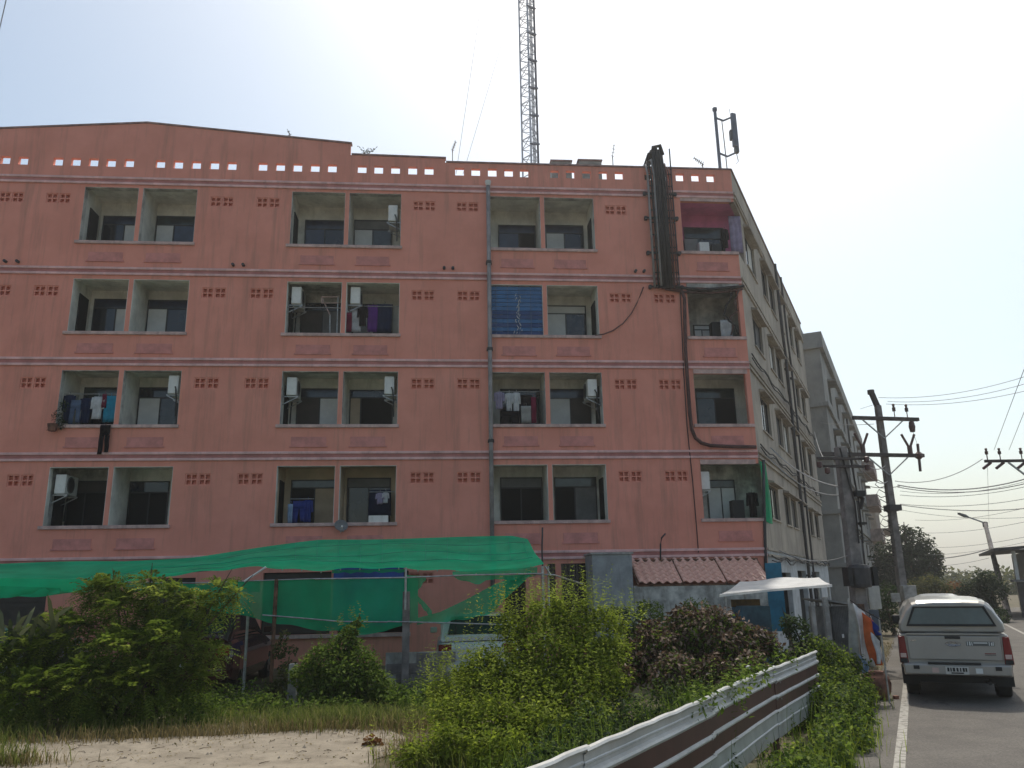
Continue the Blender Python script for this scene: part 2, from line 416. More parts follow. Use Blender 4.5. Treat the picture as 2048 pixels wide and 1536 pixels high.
# road: straight along the building, bending right beyond the pickup
def road_pts(n0, n1, z, s0=-14, s1=46):
    L, Rr = [], []
    for k in range(0, 31):
        s = s0 + (s1-s0)*k/30
        L.append(RD(s, n0, z)); Rr.append(RD(s, n1, z))
    c = RD(s1, 34, 0)                    # centre of the bend
    for k in range(1, 21):
        a = rad(60)*k/20
        for lst, n in ((L, n0), (Rr, n1)):
            q = RD(s1, n) - c
            ca, sa = math.cos(-a), math.sin(-a)
            lst.append(Vector((c.x + q.x*ca - q.y*sa, c.y + q.x*sa + q.y*ca, z)))
    for lst in (L, Rr):
        d = (lst[-1]-lst[-2]).normalized(); lst.append(lst[-1] + d*200)
    return L, Rr
def strip(n0, n1, z, m, name, **k):
    L, Rr = road_pts(n0, n1, z, **k); b = MB()
    for i in range(len(L)-1): b.quad(L[i], Rr[i], Rr[i+1], L[i+1])
    o = b.build(name, m); o['kind'] = 'structure'; return o
strip(-.95, 7.2, .008, ASPH, 'road')
strip(-.48, -.36, .012, LINEW, 'road_line')
strip(3.25, 3.36, .012, LINEW, 'centre_line')
# sandy track at the lower left
rng = np.random.default_rng(3)
edge = [(-40, 13.2), (-20, 13.4), (-9, 13.2), (-6.4, 12.95), (-5, 12.75), (-4, 12.6), (-3.2, 12.55), (-2.3, 12.75), (-1.5, 12.85), (-.8, 12.5), (-.35, 11.9), (-.3, 11.2), (-.75, 10.5), (-.9, 9.6), (-.7, 8.5), (-.3, 6), (.2, 2), (-1.2, -4), (-2, -12), (-40, -12)]
ep = []
for i in range(len(edge)):
    a = Vector((*edge[i], 0)); b = Vector((*edge[(i+1) % len(edge)], 0))
    n = max(1, int(min((b-a).length/.22, 30)))
    for k in range(n):
        q = a.lerp(b, k/n)
        ep.append((q.x + rng.normal()*.05, q.y + rng.normal()*.06, .01))
b = MB(); b.poly(ep); b.build('sandy_path', SAND, kind='structure')
# strewn pebbles and clods
b = MB()
for k in range(420):
    x = rng.uniform(-7.5, -.3); y = rng.uniform(9.2, 12.8); s = abs(rng.normal())*.008 + .004
    if rng.random() < .06:
        q_ = RD(rng.uniform(8, 20), rng.uniform(-1.25, -.7)); x, y = q_.x, q_.y
    z = .01
    P = [(x-s, y-s*.7, z), (x+s*.8, y-s, z), (x+s, y+s*.8, z), (x-s*.8, y+s, z), (x+s*.1, y, z+s*1.1)]
    i = len(b.v); b.v += P
    for f in ((0, 1, 4), (1, 2, 4), (2, 3, 4), (3, 0, 4)): b.f.append(tuple(i+q for q in f)); b.m.append(0)
b.build('pebbles', SAND, kind='stuff')

# ================================================================== PINK APARTMENT BUILDING
Y0 = 23.0
K = Vector((9.39, 23.0, 0))
def FX(u, d, z): return (u, Y0+d, z)
def SX(s, d, z): q = K + E2*s - N2*d; return (q.x, q.y, z)
ROWS = {5: (12.28, 14.06), 4: (9.43, 11.07), 3: (6.66, 8.26), 2: (3.84, 5.46)}
FLR = {5: 11.36, 4: 8.52, 3: 5.74, 2: 2.95}
BAND = {6: 14.40, 5: 11.44, 4: 8.64, 3: 5.87, 2: 2.99}     # top of the upper strip below each floor / parapet
PAIRS = {'a': (-10.93, -9.28, -7.60), 'b': (-4.74, -3.04, -1.37), 'c': (1.42, 3.085, 4.75)}
VENTS = {5: [-13.03, -11.67, -6.85, -5.45, -.65, .71, 5.46], 4: [-13.0, -11.66, -6.87, -5.47, -.66, .73, 5.46, 6.87],
         3: [-13.0, -11.68, -6.88, -5.45, -.64, .72, 5.48, 6.85], 2: [-13.0, -11.67, -6.9, -5.47, -.63, .72, 5.46, 6.85]}
VZ = {5: 13.66, 4: 10.67, 3: 7.885, 2: 5.09}
UL = -18.0
bld = thing('apartment_building', 'salmon pink five storey apartment block with recessed balconies and stepped parapet', 'building', (-4, 23.0, 0))
HW = .065
SLEN = 18.2
VW, VH, VG = .335, .34, .035
vents = []
for fl in (5, 4, 3, 2):
    z0, z1 = BAND[fl], BAND[fl+1]
    b0, t0 = ROWS[fl]
    holes = []
    for (l, d, r) in PAIRS.values(): holes += [(l, d-HW, b0, t0), (d+HW, r, b0, t0)]
    ku = 9.39 if fl in (5, 2) else 9.24
    holes.append((7.6, ku + (.01 if fl in (5, 2) else 0), b0, t0))
    for v in VENTS[fl]:
        for sgn in (-1, 1):
            c = v + sgn*(VW/2+VG/2)
            holes.append((c-VW/2, c+VW/2, VZ[fl]-VH/2, VZ[fl]+VH/2)); vents.append((c, VZ[fl]))
    m = MB(); holed(m, [UL, 9.39], [z0, z1], holes, 0, .16, FX)
    m.build('wall', PINK, bld)
# ground storey
GH = [(-8.0, -6.75, .85, 2.4), (-4.95, -3.1, .85, 2.5), (-2.9, -.98, .85, 2.5), (1.7, 2.3, 0, 2.3), (2.93, 3.16, .9, 2.62), (3.32, 4.22, .9, 2.62), (-11.9, -10.6, .85, 2.4)]
for sgn in (-1, 1):
    c = -.63 + sgn*(VW/2+VG/2); GH.append((c-VW/2, c+VW/2, 2.28-VH/2, 2.28+VH/2)); vents.append((c, 2.28))
m = MB(); holed(m, [UL, 9.39], [0, BAND[2]], GH, 0, .16, FX); m.build('wall', PINK, bld)
for fl, (b0, t0) in ROWS.items():
    for (l, d, r) in PAIRS.values():
        for (a, c) in ((l, d-HW), (d+HW, r)):
            m = MB(); m.box(a+.0005, .004, b0+.001, a+.012, .19, t0-.001, FX); m.box(c-.012, .004, b0+.001, c-.0005, .19, t0-.001, FX); m.box(a+.012, .004, t0-.014, c-.012, .19, t0-.0005, FX)
            m.build('reveal', GREYPL if fl in (5, 3) else CREAM, bld)
# ventilation blocks: two by two holes each
vb = MB(); hw = VW/2; hh = VH/2; q = .035
holed(vb, [-hw, hw], [-hh, hh], [(-hw+q, -q/2, -hh+q, -q/2), (q/2, hw-q, -hh+q, -q/2), (-hw+q, -q/2, q/2, hh-q), (q/2, hw-q, q/2, hh-q)], 0, .10, lambda u, d, z: (u, d, z))
vb.quad((-hw, .102, -hh), (hw, .102, -hh), (hw, .102, hh), (-hw, .102, hh))
vme = vb.mesh('vent_block'); vme.materials.append(PINK)
for (c, z) in vents: inst(vme, 'vent_block', bld, (c, Y0+.018, z))
# parapet with square openings
PH = []
for cs in ([-13.36, -12.84], [-11.82, -11.30, -10.78, -10.26, -9.72], [-8.79, -8.25, -7.71, -7.16, -6.63], [-5.69, -5.15, -4.62, -4.08, -3.55], [-2.62, -2.10, -1.57, -1.03, -.51], [.46, .98, 1.51, 2.04, 2.54], [3.52, 4.04, 4.57, 5.11, 5.64], [6.62, 7.13, 7.66, 8.18, 8.69]):
    for c in cs: PH.append((c-.14, c+.14, 14.76+.006*math.sin(c*7), 15.02+.006*math.sin(c*5)))
m = MB(); holed(m, [UL, 9.39], [14.40, 15.20], PH, 0, .13, FX); m.build('parapet', PINK, bld)
m = MB()
for pts in ([(UL, 15.2), (-9.3, 15.2), (-9.3, 16.29), (UL, 15.60)], [(-9.3, 15.2), (-3.0, 15.2), (-3.0, 15.77), (-9.3, 16.29)], [(-3.0, 15.2), (0, 15.2), (0, 15.34), (-3.0, 15.38)]):
    m.prism([(u, Y0, z) for u, z in pts], (0, .13, 0))
m.build('gable', PINK, bld)
m = MB()
for (a, b) in (((UL, 15.605), (-9.3, 16.295)), ((-9.3, 16.295), (-2.96, 15.775)), ((-2.96, 15.385), (.03, 15.345)), ((.03, 15.205), (9.40, 15.205))):
    m.prism([(a[0], Y0-.03, a[1]), (b[0], Y0-.03, b[1]), (b[0], Y0-.03, b[1]+.05), (a[0], Y0-.03, a[1]+.05)], (0, .19, 0))
m.build('coping', COPE, bld)
# string courses: two moulded strips per level
for fl, z in BAND.items():
    for dz, h, pr in ((0, .075, .055), (-.175, .075, .05)):
        m = MB(); m.box(UL, -pr, z+dz-h, 9.39, -.001, z+dz, FX)
        m.build('string_course', MAUVE, bld, bevel=.012)
    m = MB(); m.box(UL, -.022, z-.175, 9.39, -.0005, z-.075, FX); m.build('frieze', FRIEZE, bld)
# sills and plaques
for fl, (b0, t0) in ROWS.items():
    for (l, d, r) in PAIRS.values():
        m = MB(); m.box(l-.10, -.06, b0-.095, r+.05, .17, b0, FX); m.build('sill', SILL, bld, bevel=.008)
        for c in ((l+d)/2, (d+r)/2):
            m = MB(); w2 = .5
            m.box(c-w2, -.012, b0-.62, c+w2, -.0005, b0-.36, FX); m.box(c-w2-.04, -.03, b0-.665, c+w2+.04, -.0005, b0-.62, FX)
            m.build('plaque', PLAQ, bld)
    m = MB(); m.box(7.5, -.06, b0-.095, 9.39, .17, b0, FX); m.build('sill', SILL, bld)
    c = 8.5; m = MB(); m.box(c-.5, -.012, b0-.62, c+.5, -.0005, b0-.36, FX); m.box(c-.54, -.03, b0-.665, c+.54, -.0005, b0-.62, FX); m.build('plaque', PLAQ, bld)
# small spouts above the fourth floor strips
for u in (-12.9, -12.55, -6.36, -6.06, -.02, .25, 5.98, 6.25):
    m = MB(); m.lathe([(0, 0), (.045, 0), (.045, .12), (.0, .12)], (u, Y0, 11.56), 8, (0, -1, 0)); m.build('spout', DARKMET, bld)

def door(x0, x1, z0, z1, zt, split, lm, rm, tm, y, pan=None):
    """sliding door on the back wall of a balcony"""
    f = MB(); e = .035
    for (a, b2, c, d) in ((x0, x0+e, z0, z1), (x1-e, x1, z0, z1), (x0+e, x1-e, z1-e, z1), (x0+e, x1-e, zt-e/2, zt+e/2), (split-e/2, split+e/2, z0, zt-e/2)):
        f.box(a, y-.05, c, b2, y-.003, d)
    fo = f.build('door_frame', FRAME, bld)
    for (nm, mt, a, b2, c, d, yy) in (('pane', tm, x0+e, x1-e, zt+e/2, z1-e, .025), ('sash', lm, x0+e, split-e/2, z0, zt-e/2, .03), ('sash', rm, split+e/2, x1-e, z0, zt-e/2, .02)):
        p = MB(); p.box(a+.002, y-yy-.012, c+.002, b2-.002, y-yy+.012, d-.002); p.build(nm, mt, fo)
    return fo
BD = 1.25                                # balcony depth
YB = Y0+BD
def balcony(fl, l, r, wall, wr=None):
    zf = FLR[fl]; zc = ROWS[fl][1]+.10
    m = MB(); e = .0
    rb = wr if wr else r
    m.quad((l, YB, zf), (rb, YB, zf), (rb, YB, zc), (l, YB, zc))
    m.quad((l, Y0+.16, zf), (l, YB, zf), (l, YB, zc), (l, Y0+.16, zc))
    if not wr: m.quad((r, YB, zf), (r, Y0+.16, zf), (r, Y0+.16, zc), (r, YB, zc))
    m.quad((l, Y0+.16, zf), (r, Y0+.16, zf), (rb, YB, zf), (l, YB, zf))
    m.quad((l, YB, zc), (rb, YB, zc), (r, Y0+.16, zc), (l, Y0+.16, zc))
    m.build('balcony', wall, bld)
def bp(x, y): p = at_y(x, y, YB-.02); return p.x, p.z
# (floor, cell, door px x0,x1,ytop,ytransom, split px, left, right, transom materials, wall, side opening)
CELLS = [
 (5, 'aL', 208, 286, 432, 450, 250, GLASS, PANEL, GLASSB, CREAM, 'l'), (5, 'aR', 310, 398, 432, 451, 349, PANEL, GLASSB, GLASSG, CREAM, None),
 (5, 'bL', 611, 690, 440, 459, 650, GLASSB, GLASS, GLASSB, CREAM, 'l'), (5, 'bR', 707, 785, 440, 460, 746, PANEL, GLASSG, GREYPLAS, CREAM, 'r'),
 (5, 'cL', 996, 1072, 450, 467, 1037, GLASSB, VOID, GLASSB, CREAM, None), (5, 'cR', 1090, 1166, 450, 467, 1128, PANEL, GLASS, GLASSB, CREAM, 'r'),
 (4, 'aL', 190, 270, 598, 617, 233, GLASS, PANEL, GLASSB, CREAM, 'l'), (4, 'aR', 294, 378, 600, 618, 336, PANEL, GLASS, GLASSB, CREAM, None),
 (4, 'bL', 603, 690, 606, 622, 646, BROWNP, GREYPLAS, GLASS, GREYPL, 'l'), (4, 'bR', 705, 786, 608, 625, 748, PANEL, GLASSB, GLASS, CREAM, None),
 (4, 'cL', 1005, 1080, 612, 628, 1040, GLASS, GLASS, GLASS, CREAM, None), (4, 'cR', 1092, 1171, 611, 628, 1131, PANEL, GLASS, PANEL, CREAM, 'r'),
 (3, 'aL', 170, 240, 775, 795, 205, GLASS, GLASS, GLASSG, CREAM, None), (3, 'aR', 275, 360, 775, 796, 322, PANEL, GLASS, GLASS, CREAM, None),
 (3, 'bL', 595, 680, 777, 796, 640, BROWNP, PANEL, GLASSB, CREAM, 'l'), (3, 'bR', 700, 786, 780, 796, 722, BEIGEP, VOID, GLASS, CREAM, None),
 (3, 'cL', 1000, 1085, 778, 796, 1042, GLASS, GLASS, GLASS, CREAM, None), (3, 'cR', 1097, 1180, 778, 797, 1140, PANEL, BROWNP, GLASSB, CREAM, 'r'),
 (2, 'aL', 130, 218, 962, 985, 172, VOID, VOID, BROWNP, GREYPL, 'l'), (2, 'aR', 250, 340, 963, 985, 300, VOID, VOID, GLASS, CREAM, None),
 (2, 'bL', 583, 672, 960, 976, 630, VOID, BEIGEP, GLASSG, BEIGE, 'l'), (2, 'bR', 695, 782, 956, 975, 738, GLASS, GLASSB, GREYPLAS, BEIGE, None),
 (2, 'cL', 1000, 1086, 955, 976, 1042, VOID, VOID, GREYPLAS, CREAM, None), (2, 'cR', 1108, 1192, 955, 974, 1149, VOID, GREYPLAS, GLASSG, CREAM, 'r'),
]
for (fl, cell, x0, x1, yt, ym, sp, lm, rm, tm, wm, side) in CELLS:
    l, d, r = PAIRS[cell[0]]
    cl, cr = (l, d-HW) if cell[1] == 'L' else (d+HW, r)
    balcony(fl, cl, cr, wm)
    ux0, zt = bp(x0, yt); ux1, _ = bp(x1, yt); us, zm = bp(sp, ym)
    ux0 = max(ux0, cl+.02); ux1 = min(ux1, cr-.02); us = min(max(us, ux0+.15), ux1-.15)
    door(ux0, ux1, FLR[fl]+.01, zt, zm, us, lm, rm, tm, YB)
    if side:                              # narrow bathroom door on the side wall
        m = MB(); x = cl+.002 if side == 'l' else cr-.002; dx = .03 if side == 'l' else -.03
        m.box(min(x, x+dx), Y0+.45, FLR[fl]+.01, max(x, x+dx), Y0+1.05, zt-.1)
        m.build('side_door', VOID, bld)
# corner balconies
kr = K.x + BD*math.tan(A31)
for fl, wm in ((5, HOTPINK), (4, GREYPL), (3, CREAM), (2, GREYPL)):
    balcony(fl, 7.6, 9.39+.16*math.tan(A31)-.02, wm, kr-.19)
    (x0, x1, yt, ym, sp, lm, rm, tm) = {5: (1367, 1446, 455, 478, 1400, GLASSG, GLASS, GLASSG), 4: (1386, 1420, 650, 660, 1403, PANEL, PANEL, PANEL), 3: (1390, 1467, 777, 797, 1428, GLASS, VOID, GLASSG), 2: (1412, 1468, 960, 975, 1441, PANEL, PANEL, GLASSG)}[fl]
    ux0, zt = bp(x0, yt); ux1, _ = bp(x1, yt); us, zm = bp(sp, ym)
    door(ux0, ux1, FLR[fl]+.01, zt, zm, us, lm, rm, tm, YB)
    m = MB(); m.box(7.6, Y0-.02, ROWS[fl][1]-.02, 9.3, Y0-.001, ROWS[fl][1]+.12); m.build('lintel', SILL if fl != 4 else GREYPL, bld)

# side wall along the lane
WIN = {5: (12.45, 13.75), 4: (9.6, 10.75), 3: (6.75, 7.95), 2: (3.95, 5.0)}
SW = [(1.6, 3.5), (4.9, 6.3), (6.7, 8.2), (9.3, 10.3), (12.4, 13.8), (14.6, 16.2)]
side_holes = []
for fl, (a, b_) in WIN.items():
    for (s0, s1) in SW: side_holes.append((s0, s1, a, b_))
for fl in (5, 2): side_holes.append((-.01, 1.15, ROWS[fl][0], ROWS[fl][1]))
m = MB(); holed(m, [0, SLEN], [BAND[2], 15.2], side_holes, 0, .16, SX); m.build('side_wall', SIDEW, bld)
m = MB(); holed(m, [0, SLEN], [0, BAND[2]], [(2.6, 4.6, 0, 2.3), (6.5, 9.0, 0, 2.4), (11, 14, 0, 2.4)], 0, .16, SX); m.build('side_wall', mat('white_wash', (.52, .54, .55), .85, var=.1, grime=(.22, .22, .2), gscale=2), bld)
CURT = mat('pale_curtain', (.62, .60, .54), .9, var=.05)
for i, (s0, s1, a, b_) in enumerate(side_holes[:-2]):
    f = MB(); e = .04
    for (p0, p1, c, d) in ((s0, s0+e, a, b_), (s1-e, s1, a, b_), (s0+e, s1-e, a, a+e), (s0+e, s1-e, b_-e, b_), ((s0+s1)/2-e/2, (s0+s1)/2+e/2, a+e, b_-e)): f.box(p0, .08, c, p1, .13, d, SX)
    fo = f.build('window', FRAME, bld)
    for h, (p0, p1) in enumerate(((s0+e, (s0+s1)/2-e/2), ((s0+s1)/2+e/2, s1-e))):
        p = MB(); p.box(p0, .10, a+e, p1, .115, b_-e, SX); p.build('pane', [GLASSG, GLASS, CURT, GLASS, VOID, GLASS, BROWNP][(i*3+h*2) % 7], fo)
    m = MB(); m.box(s0-.04, -.05, a-.05, s1+.04, .02, a-.001, SX); m.build('sill', SIDEW, bld)
    m = MB(); m.prism([SX(s0-.12, -.001, b_+.14), SX(s0-.12, -.20, b_+.08), SX(s0-.12, -.20, b_+.03), SX(s0-.12, -.001, b_+.04)], E2*(s1-s0+.24)); m.build('window_hood', SIDEW, bld)
for fl, z in BAND.items():
    for dz in (0, -.175):
        m = MB(); m.box(.002, -.06, z+dz-.075, SLEN, -.001, z+dz, SX); m.build('string_course', SIDEW, bld)
m = MB(); m.box(0.02, -.04, 15.205, SLEN, .16, 15.26, SX); m.build('coping', COPE, bld)
# shell: roof, far end and back
far = K + E2*SLEN
m = MB(); m.prism([(UL, Y0+.14, 14.36), (K.x+.05, Y0+.14, 14.36), (far.x-.2, far.y, 14.36), (UL, far.y, 14.36)], (0, 0, .12)); m.build('roof', CONCL, bld)
m = MB(); m.box(UL, far.y, 0, far.x, far.y+.2, 15.2); m.box(UL-.2, Y0, 0, UL, far.y+.2, 15.2); m.build('rear_wall', SIDEW, bld)
m = MB(); m.prism([(UL, Y0+1.5, 0.02), (K.x-.6, Y0+1.5, .02), (far.x-.6, far.y-.3, .02), (UL, far.y-.3, .02)], (0, 0, 2.7)); m.build('interior', VOID, bld)
# ground storey doors, shutters, grilles
for (a, b_, z0, z1, mt) in ((-7.98, -6.77, .87, 2.38, BROWNP), (-4.93, -3.12, .87, 2.48, BROWNP), (1.72, 2.28, .02, 2.28, VOID), (-11.88, -10.62, .87, 2.38, BROWNP)):
    n = int((z1-z0)/.16)
    so_ = None
    m = MB(); m.box(a, Y0+.10, z0, b_, Y0+.12, z1); so_ = m.build('shutter', mt, bld)
    for k in range(n):
        m = MB(); m.box(a, Y0+.075, z0+k*.16+.01, b_, Y0+.099, z0+k*.16+.15); m.build('slat', mt, so_)
for (a, b_) in ((-8.0, -6.75), (-4.95, -3.1), (-2.9, -.98), (-11.9, -10.6)):
    m = MB(); m.box(a-.08, Y0-.06, .75, b_+.08, Y0+.1, .849); m.build('sill', SILL, bld)
for (a, b_) in ((2.93, 3.16), (3.32, 4.22)):
    m = MB(); m.box(a, Y0+.11, .9, b_, Y0+.13, 2.62); wo = m.build('window', GLASS, bld)
    m = MB()
    for k in range(1, int((b_-a)/.11)): m.box(a+k*.11-.008, Y0+.05, .9, a+k*.11+.008, Y0+.066, 2.62)
    for z in (1.3, 1.7, 2.1): m.box(a, Y0+.048, z, b_, Y0+.068, z+.016)
    m.build('grille', DARKMET, wo)

# ================================================================== THINGS FIXED TO THE PINK BUILDING
def air_con(loc, rz, label):
    t = thing('air_conditioner', label, 'air conditioner', loc, 'air conditioner units on the balconies', rz)
    m = MB(); m.box(.02, -.38, 0, .31, .38, .54); m.build('casing', WHITEPL, t, bevel=.015)
    m = MB(); m.lathe([(.235, .0), (.235, .012), (.2, .02), (.2, .002)], (.31, -.08, .27), 20, (1, 0, 0)); gr = m.build('fan_grille', GREYPLAS, t)
    m = MB(); m.lathe([(.001, .004), (.2, .004), (.2, .006), (.001, .006)], (.31, -.08, .27), 20, (1, 0, 0))
    for k in range(9): m.box(.316, -.27, .09+k*.045, .322, .11, .10+k*.045)
    m.build('fan_guard', DARKMET, gr)
    for y in (-.3, .3): m = MB(); m.bar((-.09, y, -.03), (.36, y, -.03), .035); m.bar((-.09, y, -.27), (.34, y, -.05), .025); m.bar((-.075, y, -.29), (-.075, y, .1), .03); m.build('bracket', STEEL, t)
    m = MB(); m.tube([(.1, .39, .2), (.06, .44, .1), (.03, .42, -.2), (.02, .40, -.7)], .022); m.build('hose', BLACKP, t)
    return t
def ac(cell, fl, side, top_y, label, y=.55):
    l, d, r = PAIRS[cell[0]]
    cl, cr = (l, d-HW) if cell[1] == 'L' else (d+HW, r)
    x = cl+.09 if side == 'l' else cr-.10
    z = ROWS[fl][1] - .62 - top_y
    air_con((x, Y0+y, z), 0 if side == 'l' else math.pi, label)
ac('bR', 5, 'r', .22, 'white condenser unit in the only top floor balcony that has one')
ac('bL', 4, 'l', .02, 'condenser in the dark balcony beside the laundry with purple curtain')
ac('bR', 4, 'l', .0, 'condenser above the purple laundry on the fourth floor')
ac('aR', 3, 'r', .02, 'white condenser in the balcony beside the cyan towel laundry')
ac('bL', 3, 'l', .06, 'dark grilled condenser on third floor, middle pair of balconies, its left wall')
ac('bR', 3, 'r', .02, 'white condenser on third floor, middle pair of balconies, its right wall')
ac('cR', 3, 'r', .08, 'white condenser in the balcony beside the white striped shirts')
ac('aL', 2, 'l', .1, 'condenser in the dark second floor balcony at the left')
air_con((7.605, Y0+.55, ROWS[2][1]-.75), 0, 'condenser in the green netted corner balcony on the second floor')

def garment(kind, x, y, ztop, w_, h, m, label, cat=None, grp='laundry hung on the balconies', seed=0):
    rr = random.Random(seed); ph = rr.uniform(0, 6); fq = rr.uniform(2.2, 4.2); amp = .018
    b = MB()
    def wave(u, v): return y + amp*math.sin(ph+fq*6.28*u)*(.3+v) + .012*math.sin(9*v+ph)
    def sheet(x0, x1, z0, z1, n=8, taper=0, skew=0):
        cx = (x0+x1)/2
        def fn(u, v):
            wd = (x1-x0)*(1+taper*v); xx = cx + (u-.5)*wd + skew*v
            return (xx, wave((xx-x)/w_+.5, v), z0+(z1-z0)*v - .008*abs(math.sin(u*5+ph))*v)
        b.grid(fn, n, 6)
    if kind == 'shirt':
        sheet(x-w_*.32, x+w_*.32, ztop, ztop-h, 8, .08)
        sheet(x-w_*.5, x-w_*.30, ztop-.02, ztop-h*.55, 3, .05, -.02); sheet(x+w_*.30, x+w_*.5, ztop-.02, ztop-h*.55, 3, .05, .02)
    elif kind == 'trousers':
        sheet(x-w_*.5, x+w_*.5, ztop, ztop-h*.35, 8)
        sheet(x-w_*.5, x-w_*.03, ztop-h*.35, ztop-h, 5, -.15, -.02); sheet(x+w_*.03, x+w_*.5, ztop-h*.35, ztop-h*.94, 5, -.15, .02)
    else:
        sheet(x-w_*.5, x+w_*.5, ztop, ztop-h, 10, rr.uniform(-.12, .1))
    b.tube([(x, y, ztop+.09), (x+.02, y, ztop+.04), (x, y, ztop)], .006, 4)
    o = b.top('hanging_'+kind, m, label, cat or ('laundry'), grp, smooth=True)
    sm = o.modifiers.new('thickness', 'SOLIDIFY'); sm.thickness = .006
    return o
def fpx(x, y, Y): p = at_y(x, y, Y); return p.x, p.z
def hang(kind, x0, x1, yt, yb, dY, m, label, seed=0, grp='laundry hung on the balconies'):
    Y = Y0+dY; a, zt = fpx(x0, yt, Y); c, _ = fpx(x1, yt, Y); _, zb = fpx((x0+x1)/2, yb, Y)
    return garment(kind, (a+c)/2, Y, zt, c-a, zt-zb, m, label, seed=seed, grp=grp)
def rod(x0, x1, y, dY, label, m=STEEL):
    Y = Y0+dY; p = at_y(x0, y, Y); q = at_y(x1, y, Y); q.z = p.z
    b = MB(); b.tube([p, q], .012, 6); b.top('laundry_rail', m, label, 'rail', 'laundry rails across the balconies')
rod(128, 240, 788, .25, 'rail carrying the cyan towel laundry')
hang('shirt', 128, 152, 790, 846, .25, C_NAVY, 'navy shirt hanging beside the pot plant, first on the rail', 1)
hang('trousers', 143, 163, 800, 848, .22, C_DENIM, 'pale denim trousers hanging between dark shirts left of the cyan towel', 2)
hang('shirt', 161, 188, 796, 846, .27, C_NAVY, 'dark shirt with small white mark hanging left of the white shirt', 3)
hang('shirt', 184, 210, 793, 838, .2, C_WHITE, 'white shirt hanging beside the cyan towel', 4)
hang('towel', 206, 214, 788, 815, .18, C_RED, 'narrow red cloth between white shirt and cyan towel', 5)
hang('towel', 211, 234, 792, 844, .2, C_CYAN, 'cyan towel hanging in third floor balcony', 6)
hang('trousers', 201, 222, 850, 908, -.09, C_BLACK, 'black trousers dangling outside below the cyan towel', 7)
rod(690, 800, 612, .3, 'rail carrying the purple laundry')
hang('towel', 735, 756, 610, 664, .3, C_PURP, 'purple curtain cloth on the fourth floor', 8)
hang('towel', 754, 785, 608, 664, .35, C_NAVY, 'dark blue sheet beside the purple cloth', 9)
hang('shirt', 716, 736, 614, 652, .25, C_BLACK, 'black garment hanging left of the purple cloth', 10)
hang('towel', 704, 722, 618, 664, .32, C_WHITE, 'white towel hanging left of the purple cloth', 11)
hang('towel', 692, 704, 625, 664, .22, C_RED, 'crimson cloth at the edge of the purple laundry', 12)
rod(988, 1088, 783, .25, 'rail carrying the white striped shirts')
hang('shirt', 988, 1008, 784, 818, .2, C_LAV, 'lavender shirt hanging beside the drain pipe', 13)
hang('shirt', 1010, 1026, 786, 822, .25, C_WHITE, 'white striped shirt, first of two on the rail', 14)
hang('shirt', 1024, 1040, 785, 826, .25, C_WHITE, 'white striped shirt beside the black garments', 15)
hang('towel', 1040, 1064, 790, 812, .28, C_BLACK, 'black cloth hung to the right of the white striped shirts', 16)
hang('trousers', 1000, 1040, 822, 848, .15, C_BLACK, 'black trousers hung below the white striped shirts', 17)
hang('towel', 1062, 1072, 794, 846, .2, C_RED, 'dark red cloth right of the white striped shirts', 18)
hang('towel', 1042, 1062, 812, 846, .22, C_GREY, 'grey cloth beneath the black cloth in the striped shirt balcony', 19)
rod(580, 628, 998, .3, 'rail carrying royal blue laundry on the second floor')
hang('trousers', 586, 612, 1002, 1045, .3, C_BLUE, 'royal blue trousers hung on the second floor', 20)
hang('shirt', 606, 626, 1000, 1044, .32, C_BLUE, 'royal blue shirt hung next to the royal blue trousers', 21)
hang('towel', 576, 586, 1008, 1046, .2, C_SKY, 'pale blue cloth beside the royal blue trousers', 22)
rod(738, 790, 984, .3, 'rail carrying the lavender top on the second floor')
hang('towel', 739, 782, 980, 1032, .8, C_NAVY, 'navy curtain behind the lavender top on the second floor', 23)
hang('shirt', 752, 768, 986, 1008, .3, C_LAV, 'lavender top hung before the navy curtain', 24)
hang('shirt', 764, 778, 985, 1006, .3, C_WHITE, 'small white top hung before the navy curtain', 25)
def simple_box(name, px, dY, depth, m, label, cat, group=None):
    x0, y0, x1, y1 = px; Y = Y0+dY
    a = at_y(x0, y1, Y); b_ = at_y(x1, y0, Y)
    mb = MB(); mb.box(a.x, Y, a.z, b_.x, Y+depth, b_.z)
    return mb.top(name, m, label, cat, group, bevel=.01)
# white trough on the sill
a = at_y(737, 1043, Y0-.02); b_ = at_y(776, 1030, Y0-.02)
t = thing('plant_trough', 'white trough resting on second floor sill below the navy curtain', 'trough', (a.x, Y0+.02, ROWS[2][0]))
m = MB(); z0 = ROWS[2][0]+.001; x1 = b_.x
m.prism([(a.x, Y0-.03, z0), (x1, Y0-.03, z0), (x1, Y0+.13, z0), (a.x, Y0+.13, z0)], (0, 0, .02))
for (p, q_) in (((a.x, Y0-.03), (x1, Y0-.015)), ((a.x, Y0+.115), (x1, Y0+.13)), ((a.x, Y0-.015), (a.x+.015, Y0+.115)), ((x1-.015, Y0-.015), (x1, Y0+.115))):
    m.box(p[0], p[1], z0+.02, q_[0], q_[1], z0+.19)
m.build('trough_body', WHITEPL, t)
m = MB(); m.box(a.x+.016, Y0-.014, z0+.1, x1-.016, Y0+.114, z0+.17); m.build('soil', DIRT, t)
